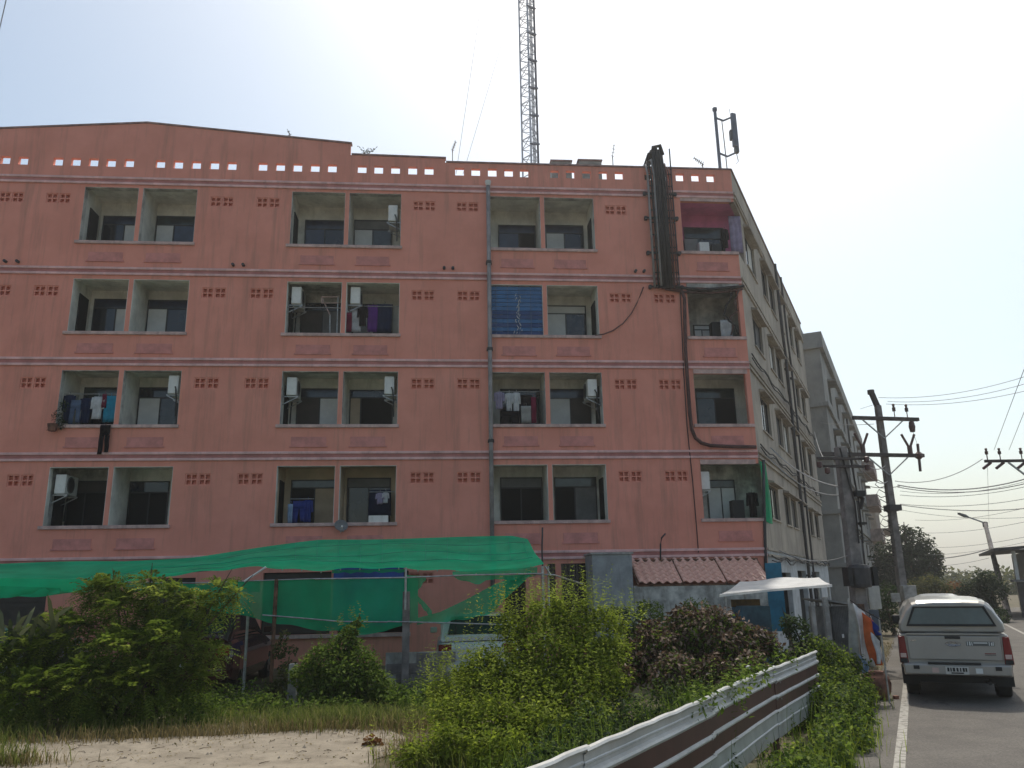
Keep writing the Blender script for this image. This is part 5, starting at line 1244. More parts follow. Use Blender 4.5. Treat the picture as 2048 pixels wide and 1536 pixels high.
# ---- white van ahead of it, only its roof shows
v0 = Vector((11.75, 18.7, 0))
vn = thing('white_van', 'white van ahead of the pickup, only its roof showing above the canopy', 'van', tuple(v0), None, -TH)
vs = [ring(y, w_, .35, z1, tw2, rad_=.09) for y, w_, z1, tw2 in ((0, .70, 1.50, .44), (.1, .74, 1.60, .46), (2.6, .74, 1.62, .46), (3.1, .73, 1.56, .44), (3.9, .76, 1.05, .6), (4.3, .72, .85, .55))]
m = MB(); m.loft(vs); m.build('body', CARW, vn, bevel=.03)
m = MB(); m.prism([(-.6, -.012, 1.1), (.6, -.012, 1.1), (.42, -.004, 1.55), (-.42, -.004, 1.55)], (0, .01, 0)); m.build('rear_window', AUTOGL, vn)
for sx in (-1, 1):
    m = MB(); m.box(sx*.70-.05, -.03, .75, sx*.70+.05, .02, 1.1); m.build('tail_light', REDL, vn)
    for y in (.8, 3.4): wheel(vn, sx*.68, y, .30, .19)
# ---- generic cars under the shade net
def car(name, label, loc, rz, mt, L=4.3, hw_=.84, hb=.92, hr=1.48, suv=False):
    t = thing(name, label, 'car', tuple(loc), 'cars parked under the green net', rz)
    y0 = 0
    S = [ring(y*L, hw_*w_, z0, z1*hb, hw_*tw2, rad_=.06) for y, w_, z0, z1, tw2 in ((0, .86, .38, .82, .74), (.03, .95, .30, .97, .84), (.12, 1, .24, 1.0, .88), (.5, 1, .22, 1.0, .90), (.74, 1, .24, .97, .86), (.9, .97, .26, .86, .78), (.98, .86, .30, .72, .66), (1.0, .75, .36, .62, .6))]
    m = MB(); m.loft(S); m.build('body', mt, t, bevel=.02)
    q = (.02, .10, .46, .70) if suv else (.10, .24, .52, .73)
    G = [ring(y*L, hw_*w_, hb-.06, z1, hw_*tw2, rad_=.06) for y, w_, z1, tw2 in ((q[0], .88, hb+.03, .74), (q[1], .88, hr-.03, .66), (q[1]+.1, .88, hr, .66), (q[2], .88, hr-.02, .66), (q[3], .88, hb+.02, .74))]
    m = MB(); m.loft(G); cb_ = m.build('cabin', mt, t, bevel=.02)
    a, b_ = q[0]*L, q[1]*L; dz = hr-.03-hb
    def slant(y0_, z0_, y1_, z1_, w0, w1, off):
        m = MB(); m.prism([(-w0, y0_, z0_), (w0, y0_, z0_), (w1, y1_, z1_), (-w1, y1_, z1_)], (0, off, .012)); return m
    slant(a+(b_-a)*.12-.014, hb+.03+dz*.12, a+(b_-a)*.86-.014, hb+.03+dz*.84, hw_*.72, hw_*.62, .0).build('rear_window', AUTOGL, cb_)
    c, d = q[2]*L, q[3]*L
    slant(d-(d-c)*.06+.012, hb+.04, d-(d-c)*.86+.012, hr-.09, hw_*.74, hw_*.62, .0).build('windscreen', AUTOGL, cb_)
    for sx in (-1, 1):
        m = MB(); m.prism([(sx*hw_*.865, a+(b_-a)*.7, hb+.03), (sx*hw_*.865, d-.25, hb+.03), (sx*hw_*.70, c+.02, hr-.12), (sx*hw_*.70, b_+.12, hr-.12)], (sx*.012, 0, 0)); m.build('side_window', AUTOGL, cb_)
        m = MB(); m.box(sx*hw_*.76-.15, -.015, hb*.70, sx*hw_*.76+.12, .10, hb*.90); m.build('tail_light', REDL, t, bevel=.02)
        m = MB(); m.box(sx*hw_*.66-.16, L*.965, hb*.55, sx*hw_*.66+.14, L*.99, hb*.70); m.build('headlight', CLEARL, t, bevel=.03)
        m = MB(); m.box(sx*(hw_+.07)-.08, d-.35, hb, sx*(hw_+.07)+.08, d-.25, hb+.13); m.build('mirror', mt, t, bevel=.02)
        for y in (.2*L, .8*L): wheel(t, sx*(hw_-.1), y, .31, .19)
    m = MB(); m.box(-hw_*.8, -.05, .30, hw_*.8, .06, .52); m.build('rear_bumper', mt, t, bevel=.03)
    m = MB(); m.box(-hw_*.8, L-.05, .26, hw_*.8, L+.03, .46); m.build('front_bumper', mt, t, bevel=.03)
    m = MB(); m.box(-.22, -.062, .55, .22, -.03, .66); m.build('number_plate', PLATEW, t)
    m = MB(); m.box(-.45, L-.06, .50, .45, L+.01, .60); m.build('grille', BLACKP, t)
    return t
c = at_y(952, 1300, 17.2); car('parked_car', 'pale silver hatchback under the green net, its dark rear window facing out', (c.x+.05, 17.2, 0), 0, CARW, 4.3, .88, .98, 1.48, True)
c = at_y(470, 1300, 21.4); car('parked_car', 'dark maroon car under the green net behind the pipe post', (c.x+.05, 17.25, 0), 0, CARM, 4.3, .95, 1.08, 1.76, True)
c = at_y(-18, 1300, 17); car('parked_car', 'pale grey car mostly hidden by the leafy shrub at the left edge', (c.x-.5, 17.0, 0), 0, CARG, 4.3, .84, .92, 1.38)

# ================================================================== GREEN SHADE NET AND ITS FRAME
YN = 16.55
sn = thing('shade_net_shelter', 'green shade net stretched over pipe posts with torn hanging side', 'shade net', (-3.0, YN, 0))
def poly_at(pl, x):
    for (x0, y0), (x1, y1) in zip(pl, pl[1:]):
        if x <= x1: return y0 + (y1-y0)*max(0, (x-x0))/(x1-x0)
    return pl[-1][1]
front = [(-220, 1200), (0, 1190), (150, 1180), (250, 1167), (420, 1142), (520, 1131), (620, 1141), (730, 1138), (830, 1139), (1000, 1142), (1088, 1130)]
back = [(-220, 1129), (0, 1127), (250, 1122), (390, 1113), (520, 1096), (640, 1080), (840, 1075), (1040, 1073), (1088, 1078)]
def canopy_fn(u, v):
    x = -220 + 1308*u
    a = at_y(x, poly_at(front, x), YN); xb = x if x < 1000 else 1000+(x-1000)*.62
    b_ = at_y(xb, poly_at(back, x), 20.3)
    p = a.lerp(b_, v)
    p.z += -.10*math.sin(math.pi*v)*.6 + .03*math.sin(u*31+v*3)*math.sin(math.pi*v) + .018*math.sin(u*83)*(1-v) + .02*math.sin(u*19+v*9)
    return p
m = MB(); m.grid(canopy_fn, 110, 14); m.build('canopy_net', NET, sn, smooth=True)
m = MB()
for v in (.3, .52, .8): m.tube([canopy_fn(u, v)+Vector((0, -.005, .012)) for u in np.linspace(.32 if v < .6 else .5, .99, 44)], .006, 4)
for u in np.linspace(.62, .985, 12): m.tube([canopy_fn(u, v)+Vector((0, -.004, .010)) for v in np.linspace(.28, .98, 6)], .004, 4)
m.build('net_seam', net_mat('pale_net_seam', (.07, .55, .36), 1.0), sn)
# purlins showing through and rolled folds at the left
m = MB()
for v in (.33, .66, .98):
    m.tube([canopy_fn(u, v)-Vector((0, 0, .045)) for u in np.linspace(.02, .985, 40)], .018, 5)
for u in np.linspace(.6, .985, 14): m.tube([canopy_fn(u, v)-Vector((0, 0, .03)) for v in np.linspace(0, .98, 6)], .012, 4)
m.build('purlin', STEEL, sn)
def flap(x0, x1, top, bot, dy, nm, mt, nu=40, nv=7, amp=.04, seed=1):
    rr = random.Random(seed); ph = rr.uniform(0, 6)
    def fn(u, v):
        x = x0+(x1-x0)*u
        a = at_y(x, poly_at(top, x), YN+dy); b_ = at_y(x, poly_at(bot, x), YN+dy)
        p = a.lerp(b_, v); p.y += amp*math.sin(u*17+ph+v*2)*(.25+v) + .4*amp*math.sin(u*47+ph)*v
        p.z += .02*math.sin(u*29+ph)*v
        return p
    m = MB(); m.grid(fn, nu, nv); return m.build(nm, mt, sn, smooth=True)
flap(-200, 250, [(-200, 1160), (0, 1156), (250, 1160)], [(-200, 1204), (0, 1196), (120, 1190), (250, 1170)], -.06, 'rolled_net', NET, amp=.06, seed=2)
flap(-200, 120, [(-200, 1178), (0, 1172), (120, 1176)], [(-200, 1203), (0, 1195), (120, 1188)], -.12, 'rolled_net', NETD, amp=.05, seed=5)
flap(245, 520, [(245, 1164), (380, 1168), (520, 1160)], [(245, 1180), (380, 1184), (520, 1182)], .05, 'rolled_net', NETD, amp=.03, seed=3)
flap(392, 836, [(392, 1172), (500, 1162), (640, 1158), (836, 1153)], [(392, 1210), (440, 1222), (500, 1236), (560, 1248), (640, 1260), (720, 1268), (770, 1264), (836, 1240)], -.03, 'side_net', NETD, 60, 10, .05, 4)
flap(834, 1064, [(834, 1236), (880, 1224), (930, 1200), (990, 1168), (1064, 1140)], [(834, 1248), (880, 1246), (920, 1240), (970, 1232), (1000, 1212), (1030, 1178), (1064, 1150)], -.02, 'torn_net', NETD, 30, 6, .05, 6)
flap(812, 852, [(812, 1150), (852, 1152)], [(812, 1192), (828, 1198), (840, 1175), (852, 1160)], .0, 'torn_net', NETD, 8, 4, .03, 7)
flap(834, 864, [(834, 1190), (850, 1205), (864, 1222)], [(834, 1200), (850, 1222), (864, 1236)], .0, 'torn_net', NETD, 8, 3, .03, 8)
flap(905, 1075, [(905, 1143), (1075, 1134)], [(905, 1152), (930, 1164), (960, 1168), (990, 1156), (1010, 1162), (1040, 1156), (1075, 1150)], -.01, 'torn_net', NETD, 30, 4, .04, 9)
flap(664, 812, [(664, 1140), (812, 1138)], [(664, 1146), (812, 1144)], .2, 'torn_net', NETD, 12, 2, .01, 10)
for (xt, yt, xb, yb, r_, dy, mt) in ((500, 1165, 496, 1392, .03, .55, STEEL), (553, 1158, 543, 1400, .038, -.05, RUST), (1085, 1132, 1090, 1235, .03, -.05, STEEL), (1096, 1132, 1102, 1235, .02, .1, STEEL)):
    p = at_y(xt, yt, YN+dy); q = at_y(xb, yb, YN+dy); m = MB(); m.tube([(p.x, p.y, 0), (p.x, p.y, p.z)], r_, 8); m.build('post', mt, sn)
p = at_y(815, 1132, YN-.05); m = MB(); m.box(p.x-.085, p.y, 0, p.x+.055, p.y+.12, 1.95); m.build('post', CONC, sn)
m = MB(); m.tube([(p.x-.03, p.y-.02, 1.6), (p.x-.03, p.y-.02, 2.42)], .024, 6); m.build('post', STEEL, sn)
for pl, r_, dy in (([(630, 1158), (812, 1155), (940, 1150), (1088, 1147)], .016, -.08), ([(525, 1230), (600, 1236), (680, 1243), (775, 1244)], .014, -.10), ([(775, 1243), (900, 1246), (1030, 1250), (1250, 1247)], .013, -.09), ([(250, 1164), (380, 1166), (490, 1162), (640, 1157)], .01, -.06)):
    m = MB(); m.tube([at_y(x, y, YN+dy) for x, y in pl], r_, 6); m.build('rail', STEEL, sn)
m = MB(); m.tube([at_y(488, 1163, YN-.06), at_y(532, 1134, YN-.02)], .022, 6); m.build('strut', WHITEPL, sn)
m = MB(); m.tube([at_y(1090, 1132, YN), at_y(1101, 1150, YN)], .02, 5); m.tube([at_y(1050, 1148, YN), at_y(1108, 1150, YN), at_y(1165, 1168, YN+1.5)], .018, 5); m.build('strut', STEEL, sn)
# blue tarp on the wall behind the net
m = MB(); a = at_y(668, 1135, Y0-.08); c = at_y(806, 1250, Y0-.08)
m.grid(lambda u, v: (a.x+(c.x-a.x)*u, Y0-.08-.03*math.sin(u*14+v*2), a.z+(c.z-a.z)*v), 16, 8); m.top('blue_tarp', BLUET, 'blue tarp hanging on the ground floor wall behind the net', 'tarp', smooth=True)
# grey block wall and gate posts beneath the net
gwl = thing('block_wall', 'low grey cement block wall under the net between post and silver car', 'wall', (0, 16.7, 0))
bl_ = MB(); bl_.box(0, 0, 0, .38, .14, .185); bme = bl_.mesh('block'); bme.materials.append(CONC)
x0w = at_y(772, 1380, 16.7).x
rr = random.Random(9)
for r_ in range(4):
    for c_ in range(3):
        if r_ == 3 and c_ < 1: continue
        inst(bme, 'block', gwl, (x0w+c_*.395+(.19 if r_ % 2 else 0), 16.68+rr.uniform(-.008, .008), r_*.195+.0), (0, 0, rr.uniform(-.01, .01)))
m = MB(); m.box(x0w-.02, 16.71, 0, x0w+1.35, 16.80, .78); m.build('mortar', GREYPL, gwl)
pp = at_z(583, 1412, 0); m = MB(); m.loft([[(pp.x+a*q, pp.y+b_*q, z) for a, b_ in ((-1, -1), (1, -1), (1, 1), (-1, 1))] for q, z in ((.075, 0), (.07, .72))])
m.top('concrete_post', CONCL, 'short pale concrete fence post left of the round bush', 'post', bevel=.01)

# ================================================================== CORRUGATED SHEET FENCE
FA = Vector((-.62, 3.30, 0)); FB = Vector((5.585, 12.22, 0))
fd = (FB-FA).normalized(); fn_ = Vector((fd.y, -fd.x, 0)); FL = (FB-FA).length
fe = thing('sheet_fence', 'low corrugated metal sheet fence with white and dark brown bands', 'fence', tuple(FA))
prof = [(0, 1.0, 0), (.022, .994, 0), (.03, .98, 0), (.022, .966, 0), (0, .958, 0), (0, .915, 0), (.006, .908, 0), (.006, .898, 0), (0, .89, 0), (0, .868, 0), (.026, .855, 0), (.034, .84, 0), (.028, .822, 0), (0, .808, 1), (0, .676, 0), (.018, .664, 0), (.022, .652, 0), (.016, .638, 0), (0, .63, 1), (0, .51, 0), (.018, .50, 0), (.022, .49, 0), (.016, .478, 0), (0, .47, 0), (0, .36, 0), (.010, .35, 0), (.010, .335, 0), (0, .325, 0), (0, .20, 0)]
ns = 4; sl2 = FL/ns
for k in range(ns):
    s0, s1 = k*sl2 - .06, (k+1)*sl2; lift = .007*(k % 2); rr = random.Random(k); dz = rr.uniform(-.006, .006)
    nn = 16; b = MB()
    for i in range(nn+1):
        s = s0+(s1-s0)*i/nn; wob = .007*math.sin(s*1.3)+.002*math.sin(s*6.1)
        for (d, z, _) in prof:
            zz = z + dz + .006*math.sin(s*1.1) + (.004*math.sin(s*11) if z > .95 else 0) - (1-z)*.14*max(0, .8-s/FL)
            q = FA+fd*s+fn_*(d+wob+lift); b.v.append((q.x, q.y, zz))
    npf = len(prof)
    for i in range(nn):
        for j in range(npf-1):
            a = i*npf+j; b.f.append((a, a+1, a+npf+1, a+npf)); b.m.append(prof[j][2])
    o = b.build('sheet', [FENCEW, FENCEB], fe); so2 = o.modifiers.new('thickness', 'SOLIDIFY'); so2.thickness = .004
    q = FA+fd*s1-fn_*.06; m = MB(); m.box(q.x-.03, q.y-.03, 0, q.x+.03, q.y+.03, .93); m.build('post', RUST, fe)
    for z in (.845, .66):
        for s in (s0+.12, s1-.12): q = FA+fd*s+fn_*(.03+lift); m = MB(); m.lathe([(.012, 0), (.012, .006), (0, .009)], (q.x, q.y, z+dz-.03), 6, fn_); m.build('screw', STEEL, fe)
q = at_z(1497, 1338, 1.0); m = MB(); m.lathe([(0, -.02), (.022, -.014), (.03, .004), (.022, .02), (0, .028)], (q.x, q.y, 1.015), 10); m.top('plastic_bottle_top', WHITEPL, 'small white plastic lump stuck on the fence top edge', 'plastic lump', smooth=True)

# ================================================================== VEGETATION
def raw_mesh(name, V, F4, tint, mts, org=(0, 0, 0)):
    me = bpy.data.meshes.new(name); nv = len(V); nf = len(F4); k = F4.shape[1]
    me.vertices.add(nv); me.vertices.foreach_set('co', (V-np.array(org)).astype(np.float32).ravel())
    me.loops.add(nf*k); me.loops.foreach_set('vertex_index', F4.astype(np.int32).ravel())
    me.polygons.add(nf); me.polygons.foreach_set('loop_start', np.arange(0, nf*k, k, dtype=np.int32)); me.polygons.foreach_set('loop_total', np.full(nf, k, np.int32))
    me.update(calc_edges=True)
    at = me.attributes.new('tint', 'FLOAT', 'FACE'); at.data.foreach_set('value', np.clip(tint, 0, 1).astype(np.float32))
    for m_ in mts: me.materials.append(m_)
    return me
def nrm(a): return a/np.maximum(np.linalg.norm(a, axis=1, keepdims=True), 1e-9)
def leafcloud(clumps, n, L, W, seed, up_=.5, droop=.2, shell=.5, tint=(.5, .25), zmin=.02, wide=.5):
    """clumps: (x,y,z,rx,ry,rz[,weight]) -> V,F,t of small folded leaves"""
    g_ = np.random.default_rng(seed); C = np.array([c[:6] for c in clumps], float)
    wt = np.array([(c[6] if len(c) > 6 else 1)*(c[3]*c[4]*c[5])**(2/3) for c in clumps]); wt /= wt.sum()
    k = g_.choice(len(C), n, p=wt); d = nrm(g_.normal(size=(n, 3)))
    rr_ = (shell+(1-shell)*g_.random(n)**.6)[:, None]*(1+.12*g_.normal(size=(n, 1)))
    P = C[k, :3]+d*C[k, 3:]*rr_
    P[:, 2] = np.where(P[:, 2] < zmin, zmin+g_.random(n)*.15, P[:, 2])
    N_ = nrm(d*.5+g_.normal(size=(n, 3))*.6+np.array([0, 0, up_]))
    T = g_.normal(size=(n, 3))+d*.8+np.array([0, 0, -droop]); T = nrm(T-N_*(T*N_).sum(1, keepdims=True)); B = np.cross(N_, T)
    s = (L*(.6+.8*g_.random(n)))[:, None]; wv = s*(W/L)
    V = np.stack([P, P+T*s*wide+B*wv*.5+N_*s*.06, P+T*s-N_*s*.12, P+T*s*wide-B*wv*.5+N_*s*.06], 1).reshape(-1, 3)
    F = np.arange(n*4).reshape(n, 4)
    t_ = tint[0]+tint[1]*g_.normal(size=n)+ .12*np.sin(k*2.7)
    return V, F, t_
def fronds(clumps, n, RL, pairs, ll, lw, seed, tint=(.5, .22), droop=.5, shell=.55):
    g_ = np.random.default_rng(seed); C = np.array([c[:6] for c in clumps], float)
    wt = np.array([(c[3]*c[4]*c[5])**(2/3) for c in clumps]); wt /= wt.sum(); k = g_.choice(len(C), n, p=wt)
    d = nrm(g_.normal(size=(n, 3))+np.array([0, -.15, .25])); P = C[k, :3]+d*C[k, 3:]*(shell+(1-shell)*g_.random((n, 1)))
    D = nrm(d+g_.normal(size=(n, 3))*.5+np.array([0, 0, .1])); S = nrm(np.cross(D, np.array([0, 0, 1.0]))+g_.normal(size=(n, 3))*.15); N_ = np.cross(S, D)
    L = RL*(.6+.7*g_.random(n)); Vs, ts = [], []
    tt = tint[0]+tint[1]*g_.normal(size=n)
    for j in range(pairs):
        f = (j+.6)/pairs; q = P+D*(L*f)[:, None]+np.array([0, 0, -1.0])*(droop*L*f*f)[:, None]
        sz = ll*(1-.5*abs(f-.45))
        for sg in (-1, 1):
            t_ = nrm(S*sg+D*.45+np.array([0, 0, -.25])+g_.normal(size=(n, 3))*.12); a = q; b_ = nrm(np.cross(t_, N_))
            Vs.append(np.stack([a, a+t_*sz*.5+b_*lw*.5, a+t_*sz, a+t_*sz*.5-b_*lw*.5], 1)); ts.append(tt+.08*g_.normal(size=n))
    V = np.concatenate(Vs).reshape(-1, 3); return V, np.arange(len(V)).reshape(-1, 4), np.concatenate(ts)
def blades(xy, h, w_, seed, lean=.35, z0=0.0, tint=(.5, .25)):
    g_ = np.random.default_rng(seed); n = len(xy); P = np.column_stack([xy, np.full(n, z0)])
    a = g_.random(n)*6.283; D = np.column_stack([np.cos(a), np.sin(a), np.zeros(n)]); S = np.column_stack([-np.sin(a), np.cos(a), np.zeros(n)])
    H = (h*(.45+.8*g_.random(n)))[:, None]; ln = lean*g_.random((n, 1))*1.4; Z = np.array([0, 0, 1.0])
    M = P+Z*H*.55+D*H*ln*.35; T = P+Z*H*(1-.25*ln)+D*H*ln
    V = np.stack([P-S*w_*.5, P+S*w_*.5, M+S*w_*.4, M-S*w_*.4, M-S*w_*.4, M+S*w_*.4, T+S*w_*.05, T-S*w_*.05], 1).reshape(-1, 3)
    F = np.arange(n*8).reshape(-1, 4); t_ = np.repeat(tint[0]+tint[1]*g_.normal(size=n), 2)
    return V, F, t_
def sprigs(pts, n_each, H, L, W, seed, lean=.3, tint=(.6, .2), pairs=9):
    g_ = np.random.default_rng(seed); P0 = np.repeat(np.array(pts, float), n_each, 0); n = len(P0)
    P0 = P0+np.column_stack([g_.normal(size=n)*.16, g_.normal(size=n)*.14, g_.normal(size=n)*.08])
    h = H*(.5+.8*g_.random(n)); a = g_.random(n)*6.283; ln = lean*g_.random(n)
    D = nrm(np.column_stack([np.cos(a)*ln, np.sin(a)*ln, np.ones(n)])); tt = tint[0]+tint[1]*g_.normal(size=n); Vs, ts = [], []
    for j in range(pairs):
        f = (j+.5)/pairs
        for sg in (0, math.pi):
            an = a+sg+j*2.4+g_.normal(size=n)*.4; q = P0+D*(h*f)[:, None]; o_ = np.column_stack([np.cos(an), np.sin(an), .35+.4*g_.normal(size=n)]); o_ = nrm(o_)
            b_ = nrm(np.cross(o_, D+g_.normal(size=(n, 3))*.3)); sz = (L*(1.15-.6*f)*(.7+.6*g_.random(n)))[:, None]
            Vs.append(np.stack([q, q+o_*sz*.5+b_*sz*(W/L)*.5, q+o_*sz-np.array([0, 0, .15])*sz, q+o_*sz*.5-b_*sz*(W/L)*.5], 1)); ts.append(tt+.1*g_.normal(size=n))
    V = np.concatenate(Vs).reshape(-1, 3); return V, np.arange(len(V)).reshape(-1, 4), np.concatenate(ts)
def merge(*parts):
    Vs, Fs, ts, o = [], [], [], 0
    for V, F, t_ in parts: Vs.append(V); Fs.append(F+o); ts.append(t_); o += len(V)
    return np.concatenate(Vs), np.concatenate(Fs), np.concatenate(ts)
def foliage(name, data, m_, parent):
    me = raw_mesh(name, *data, [m_], tuple(origin(parent))); o = bpy.data.objects.new(name, me); COL.objects.link(o); o.parent = parent; o['kind'] = 'stuff'; return o
def loose(name, data, m_):
    me = raw_mesh(name, *data, [m_]); o = bpy.data.objects.new(name, me); COL.objects.link(o); o['kind'] = 'stuff'; return o
def branches(name, parent, base, clumps, r=.03, m_=None, seed=0, trunk=None, n=None):
    rr = random.Random(seed); b = MB(); base = Vector(base)
    for c in clumps[:n]:
        e = Vector(c[:3]); st_ = base+Vector((rr.uniform(-.12, .12), rr.uniform(-.08, .08), 0)); 
        if trunk: st_ = Vector(trunk)
        mid = st_.lerp(e, .5)+Vector((rr.uniform(-.12, .12), rr.uniform(-.1, .1), rr.uniform(0, .15)))
        b.tube([st_, mid, e, e+(e-mid)*.35], [r, r*.7, r*.4, r*.12], 5)
    if trunk: b.tube([base, base.lerp(Vector(trunk), .5)+Vector((.03, 0, 0)), trunk], [r*1.8, r*1.4, r*1.1], 7)
    return b.build(name, m_ or BARK, parent)
L_FEATH = leaf_mat('feathery_leaf', (.055, .09, .012), (.14, .20, .026), (.29, .34, .06), .42, .45)
L_BRIGHT = leaf_mat('bright_leaf', (.09, .135, .012), (.205, .265, .024), (.35, .41, .07), .5, .5)
L_DARK = leaf_mat('dark_leaf', (.014, .030, .010), (.034, .060, .018), (.085, .125, .04), .3, .5)
L_MID = leaf_mat('mid_leaf', (.045, .08, .011), (.11, .175, .022), (.23, .29, .06), .42, .5)
L_BROWN = leaf_mat('dry_purple_leaf', (.045, .028, .018), (.125, .078, .045), (.42, .32, .26), .25, .5, .35)
L_OLIVE = leaf_mat('olive_leaf', (.05, .06, .02), (.11, .12, .035), (.20, .18, .06), .3)
L_RUSTY = leaf_mat('rusty_leaf', (.11, .05, .02), (.22, .10, .035), (.30, .18, .06), .3)
L_GRASS = leaf_mat('grass_blade', (.07, .105, .02), (.165, .20, .04), (.33, .30, .11), .35, .6)
L_DRY = leaf_mat('dry_grass_blade', (.10, .085, .03), (.22, .17, .07), (.36, .29, .15), .3, .7)
L_STRAP = leaf_mat('strap_leaf', (.035, .05, .022), (.09, .105, .05), (.24, .25, .13), .25, .35, .5)
L_FAR = leaf_mat('far_tree_leaf', (.020, .032, .016), (.040, .058, .026), (.075, .095, .045), .25)

# feathery shrub at the left
sh1 = thing('feathery_shrub', 'tall feathery leaved shrub at the left before the green net', 'shrub', (-5.0, 14.4, 0))
g_ = np.random.default_rng(11)
cl = []
for (px_, py_, Yd, r) in ((250, 1230, 14.4, .42), (330, 1200, 14.3, .34), (200, 1190, 14.6, .30), (395, 1215, 14.2, .30), (440, 1180, 14.1, .16), (470, 1190, 14.0, .12), (130, 1270, 14.2, .42), (60, 1310, 14.0, .42), (240, 1310, 13.9, .5), (340, 1290, 13.9, .42), (180, 1370, 13.6, .48), (290, 1370, 13.6, .42), (60, 1390, 13.5, .45), (370, 1360, 13.9, .32), (230, 1175, 14.5, .2), (300, 1165, 14.5, .14), (-60, 1340, 13.6, .5), (420, 1310, 14.0, .22)):
    p = at_y(px_, py_, Yd); cl.append((p.x, p.y, max(p.z, .25), r, r*.9, r*.75))
foliage('foliage', merge(fronds(cl, 3400, .34, 9, .085, .022, 1), leafcloud(cl, 5000, .065, .028, 2, tint=(.35, .2))), L_FEATH, sh1)
branches('stem', sh1, (-4.9, 14.4, 0), cl, .035, seed=1)
# strap leaved plant at far left
sp1 = thing('strap_leaved_plant', 'spiky strap leaved plant rising at the left edge beside the feathery shrub', 'plant', (-6.1, 14.0, 0))
m = MB(); rr = random.Random(8)
for k in range(46):
    c = at_y(rr.choice((0, 25, 60, 95, 120)), 1290, 14.0); b0 = Vector((c.x, 14.0+rr.uniform(-.2, .2), .95+rr.uniform(-.25, .3)))
    a = rr.uniform(0, 6.28); L_ = rr.uniform(.55, 1.05); d_ = Vector((math.cos(a)*.55, math.sin(a)*.5, rr.uniform(.5, 1.2))).normalized(); s_ = d_.cross(Vector((0, 1, .2))).normalized()*.03
    p0, p1, p2, p3 = b0, b0+d_*L_*.45, b0+d_*L_*.8+Vector((0, 0, -.05)), b0+d_*L_*1.02+Vector((0, 0, -.14))
    m.quad(p0-s_, p0+s_, p1+s_*1.3, p1-s_*1.3); m.quad(p1-s_*1.3, p1+s_*1.3, p2+s_, p2-s_); m.poly([p2-s_, p2+s_, p3])
V = np.array(m.v); 
me = bpy.data.meshes.new('leaf'); me.from_pydata([tuple(Vector(v)-Vector((-6.1, 14.0, 0))) for v in m.v], [], m.f); at = me.attributes.new('tint', 'FLOAT', 'FACE')
at.data.foreach_set('value', np.repeat(np.clip(np.random.default_rng(3).normal(.55, .25, 46), 0, 1), 3).astype(np.float32)); me.materials.append(L_STRAP)
o = bpy.data.objects.new('leaf_rosette', me); COL.objects.link(o); o.parent = sp1; o['kind'] = 'stuff'
m = MB()
for xx in (0, 25, 60, 95, 120): c = at_y(xx, 1290, 14.0); m.tube([(c.x+.05, 14.0, 0), (c.x, 14.0, 1.0)], [.05, .035], 6)
m.build('stem', BARK, sp1)
# hanging pot plant leaves
clp = []
for (x, y, r) in ((115, 830, .13), (128, 812, .12), (122, 846, .12), (100, 856, .08)): p = at_y(x, y, Y0-.12); clp.append((p.x, p.y, p.z, r, r*.6, r*1.2))
foliage('foliage', leafcloud(clp, 260, .07, .03, 3, tint=(.35, .2)), L_DARK, tp)
# round bush in the middle with creeper
rb = thing('round_bush', 'dense round dark bush growing under the torn green net', 'bush', (-1.9, 15.3, 0))
cl = []
for (x, y, Yd, r) in ((690, 1290, 15.2, .26), (650, 1320, 15.0, .32), (720, 1325, 15.0, .32), (610, 1350, 15.1, .26), (690, 1360, 14.8, .42), (745, 1370, 14.9, .34), (640, 1385, 14.9, .34), (700, 1262, 15.3, .14), (760, 1405, 14.8, .2), (715, 1245, 15.3, .08), (780, 1395, 15.0, .12)):
    p = at_y(x, y, Yd); cl.append((p.x, p.y, max(.2, p.z), r, r*.9, r*.85))
foliage('foliage', merge(sprigs([(c[0], c[1]-.1, c[2]+c[5]*.4) for c in cl], 6, .28, .06, .03, 84, .8, (.6, .25), 6), leafcloud(cl, 8000, .075, .038, 5, droop=.5), fronds(cl, 160, .2, 5, .06, .018, 6, tint=(.7, .2))), L_MID, rb)
branches('stem', rb, (-1.9, 15.2, 0), cl, .025, seed=2)
cv = thing('post_creeper', 'thin leafy creeper climbing beside the rusty net post', 'creeper', (-3.2, 16.2, 0))
cl = []
for (x, y, r) in ((560, 1300, .14), (575, 1340, .16), (560, 1380, .2), (570, 1270, .08), (585, 1300, .08), (545, 1400, .2)): p = at_y(x, y, 16.2); cl.append((p.x, p.y, max(.12, p.z), r, r, r*1.1))
foliage('foliage', leafcloud(cl, 1100, .07, .04, 7, tint=(.45, .25)), L_OLIVE, cv)
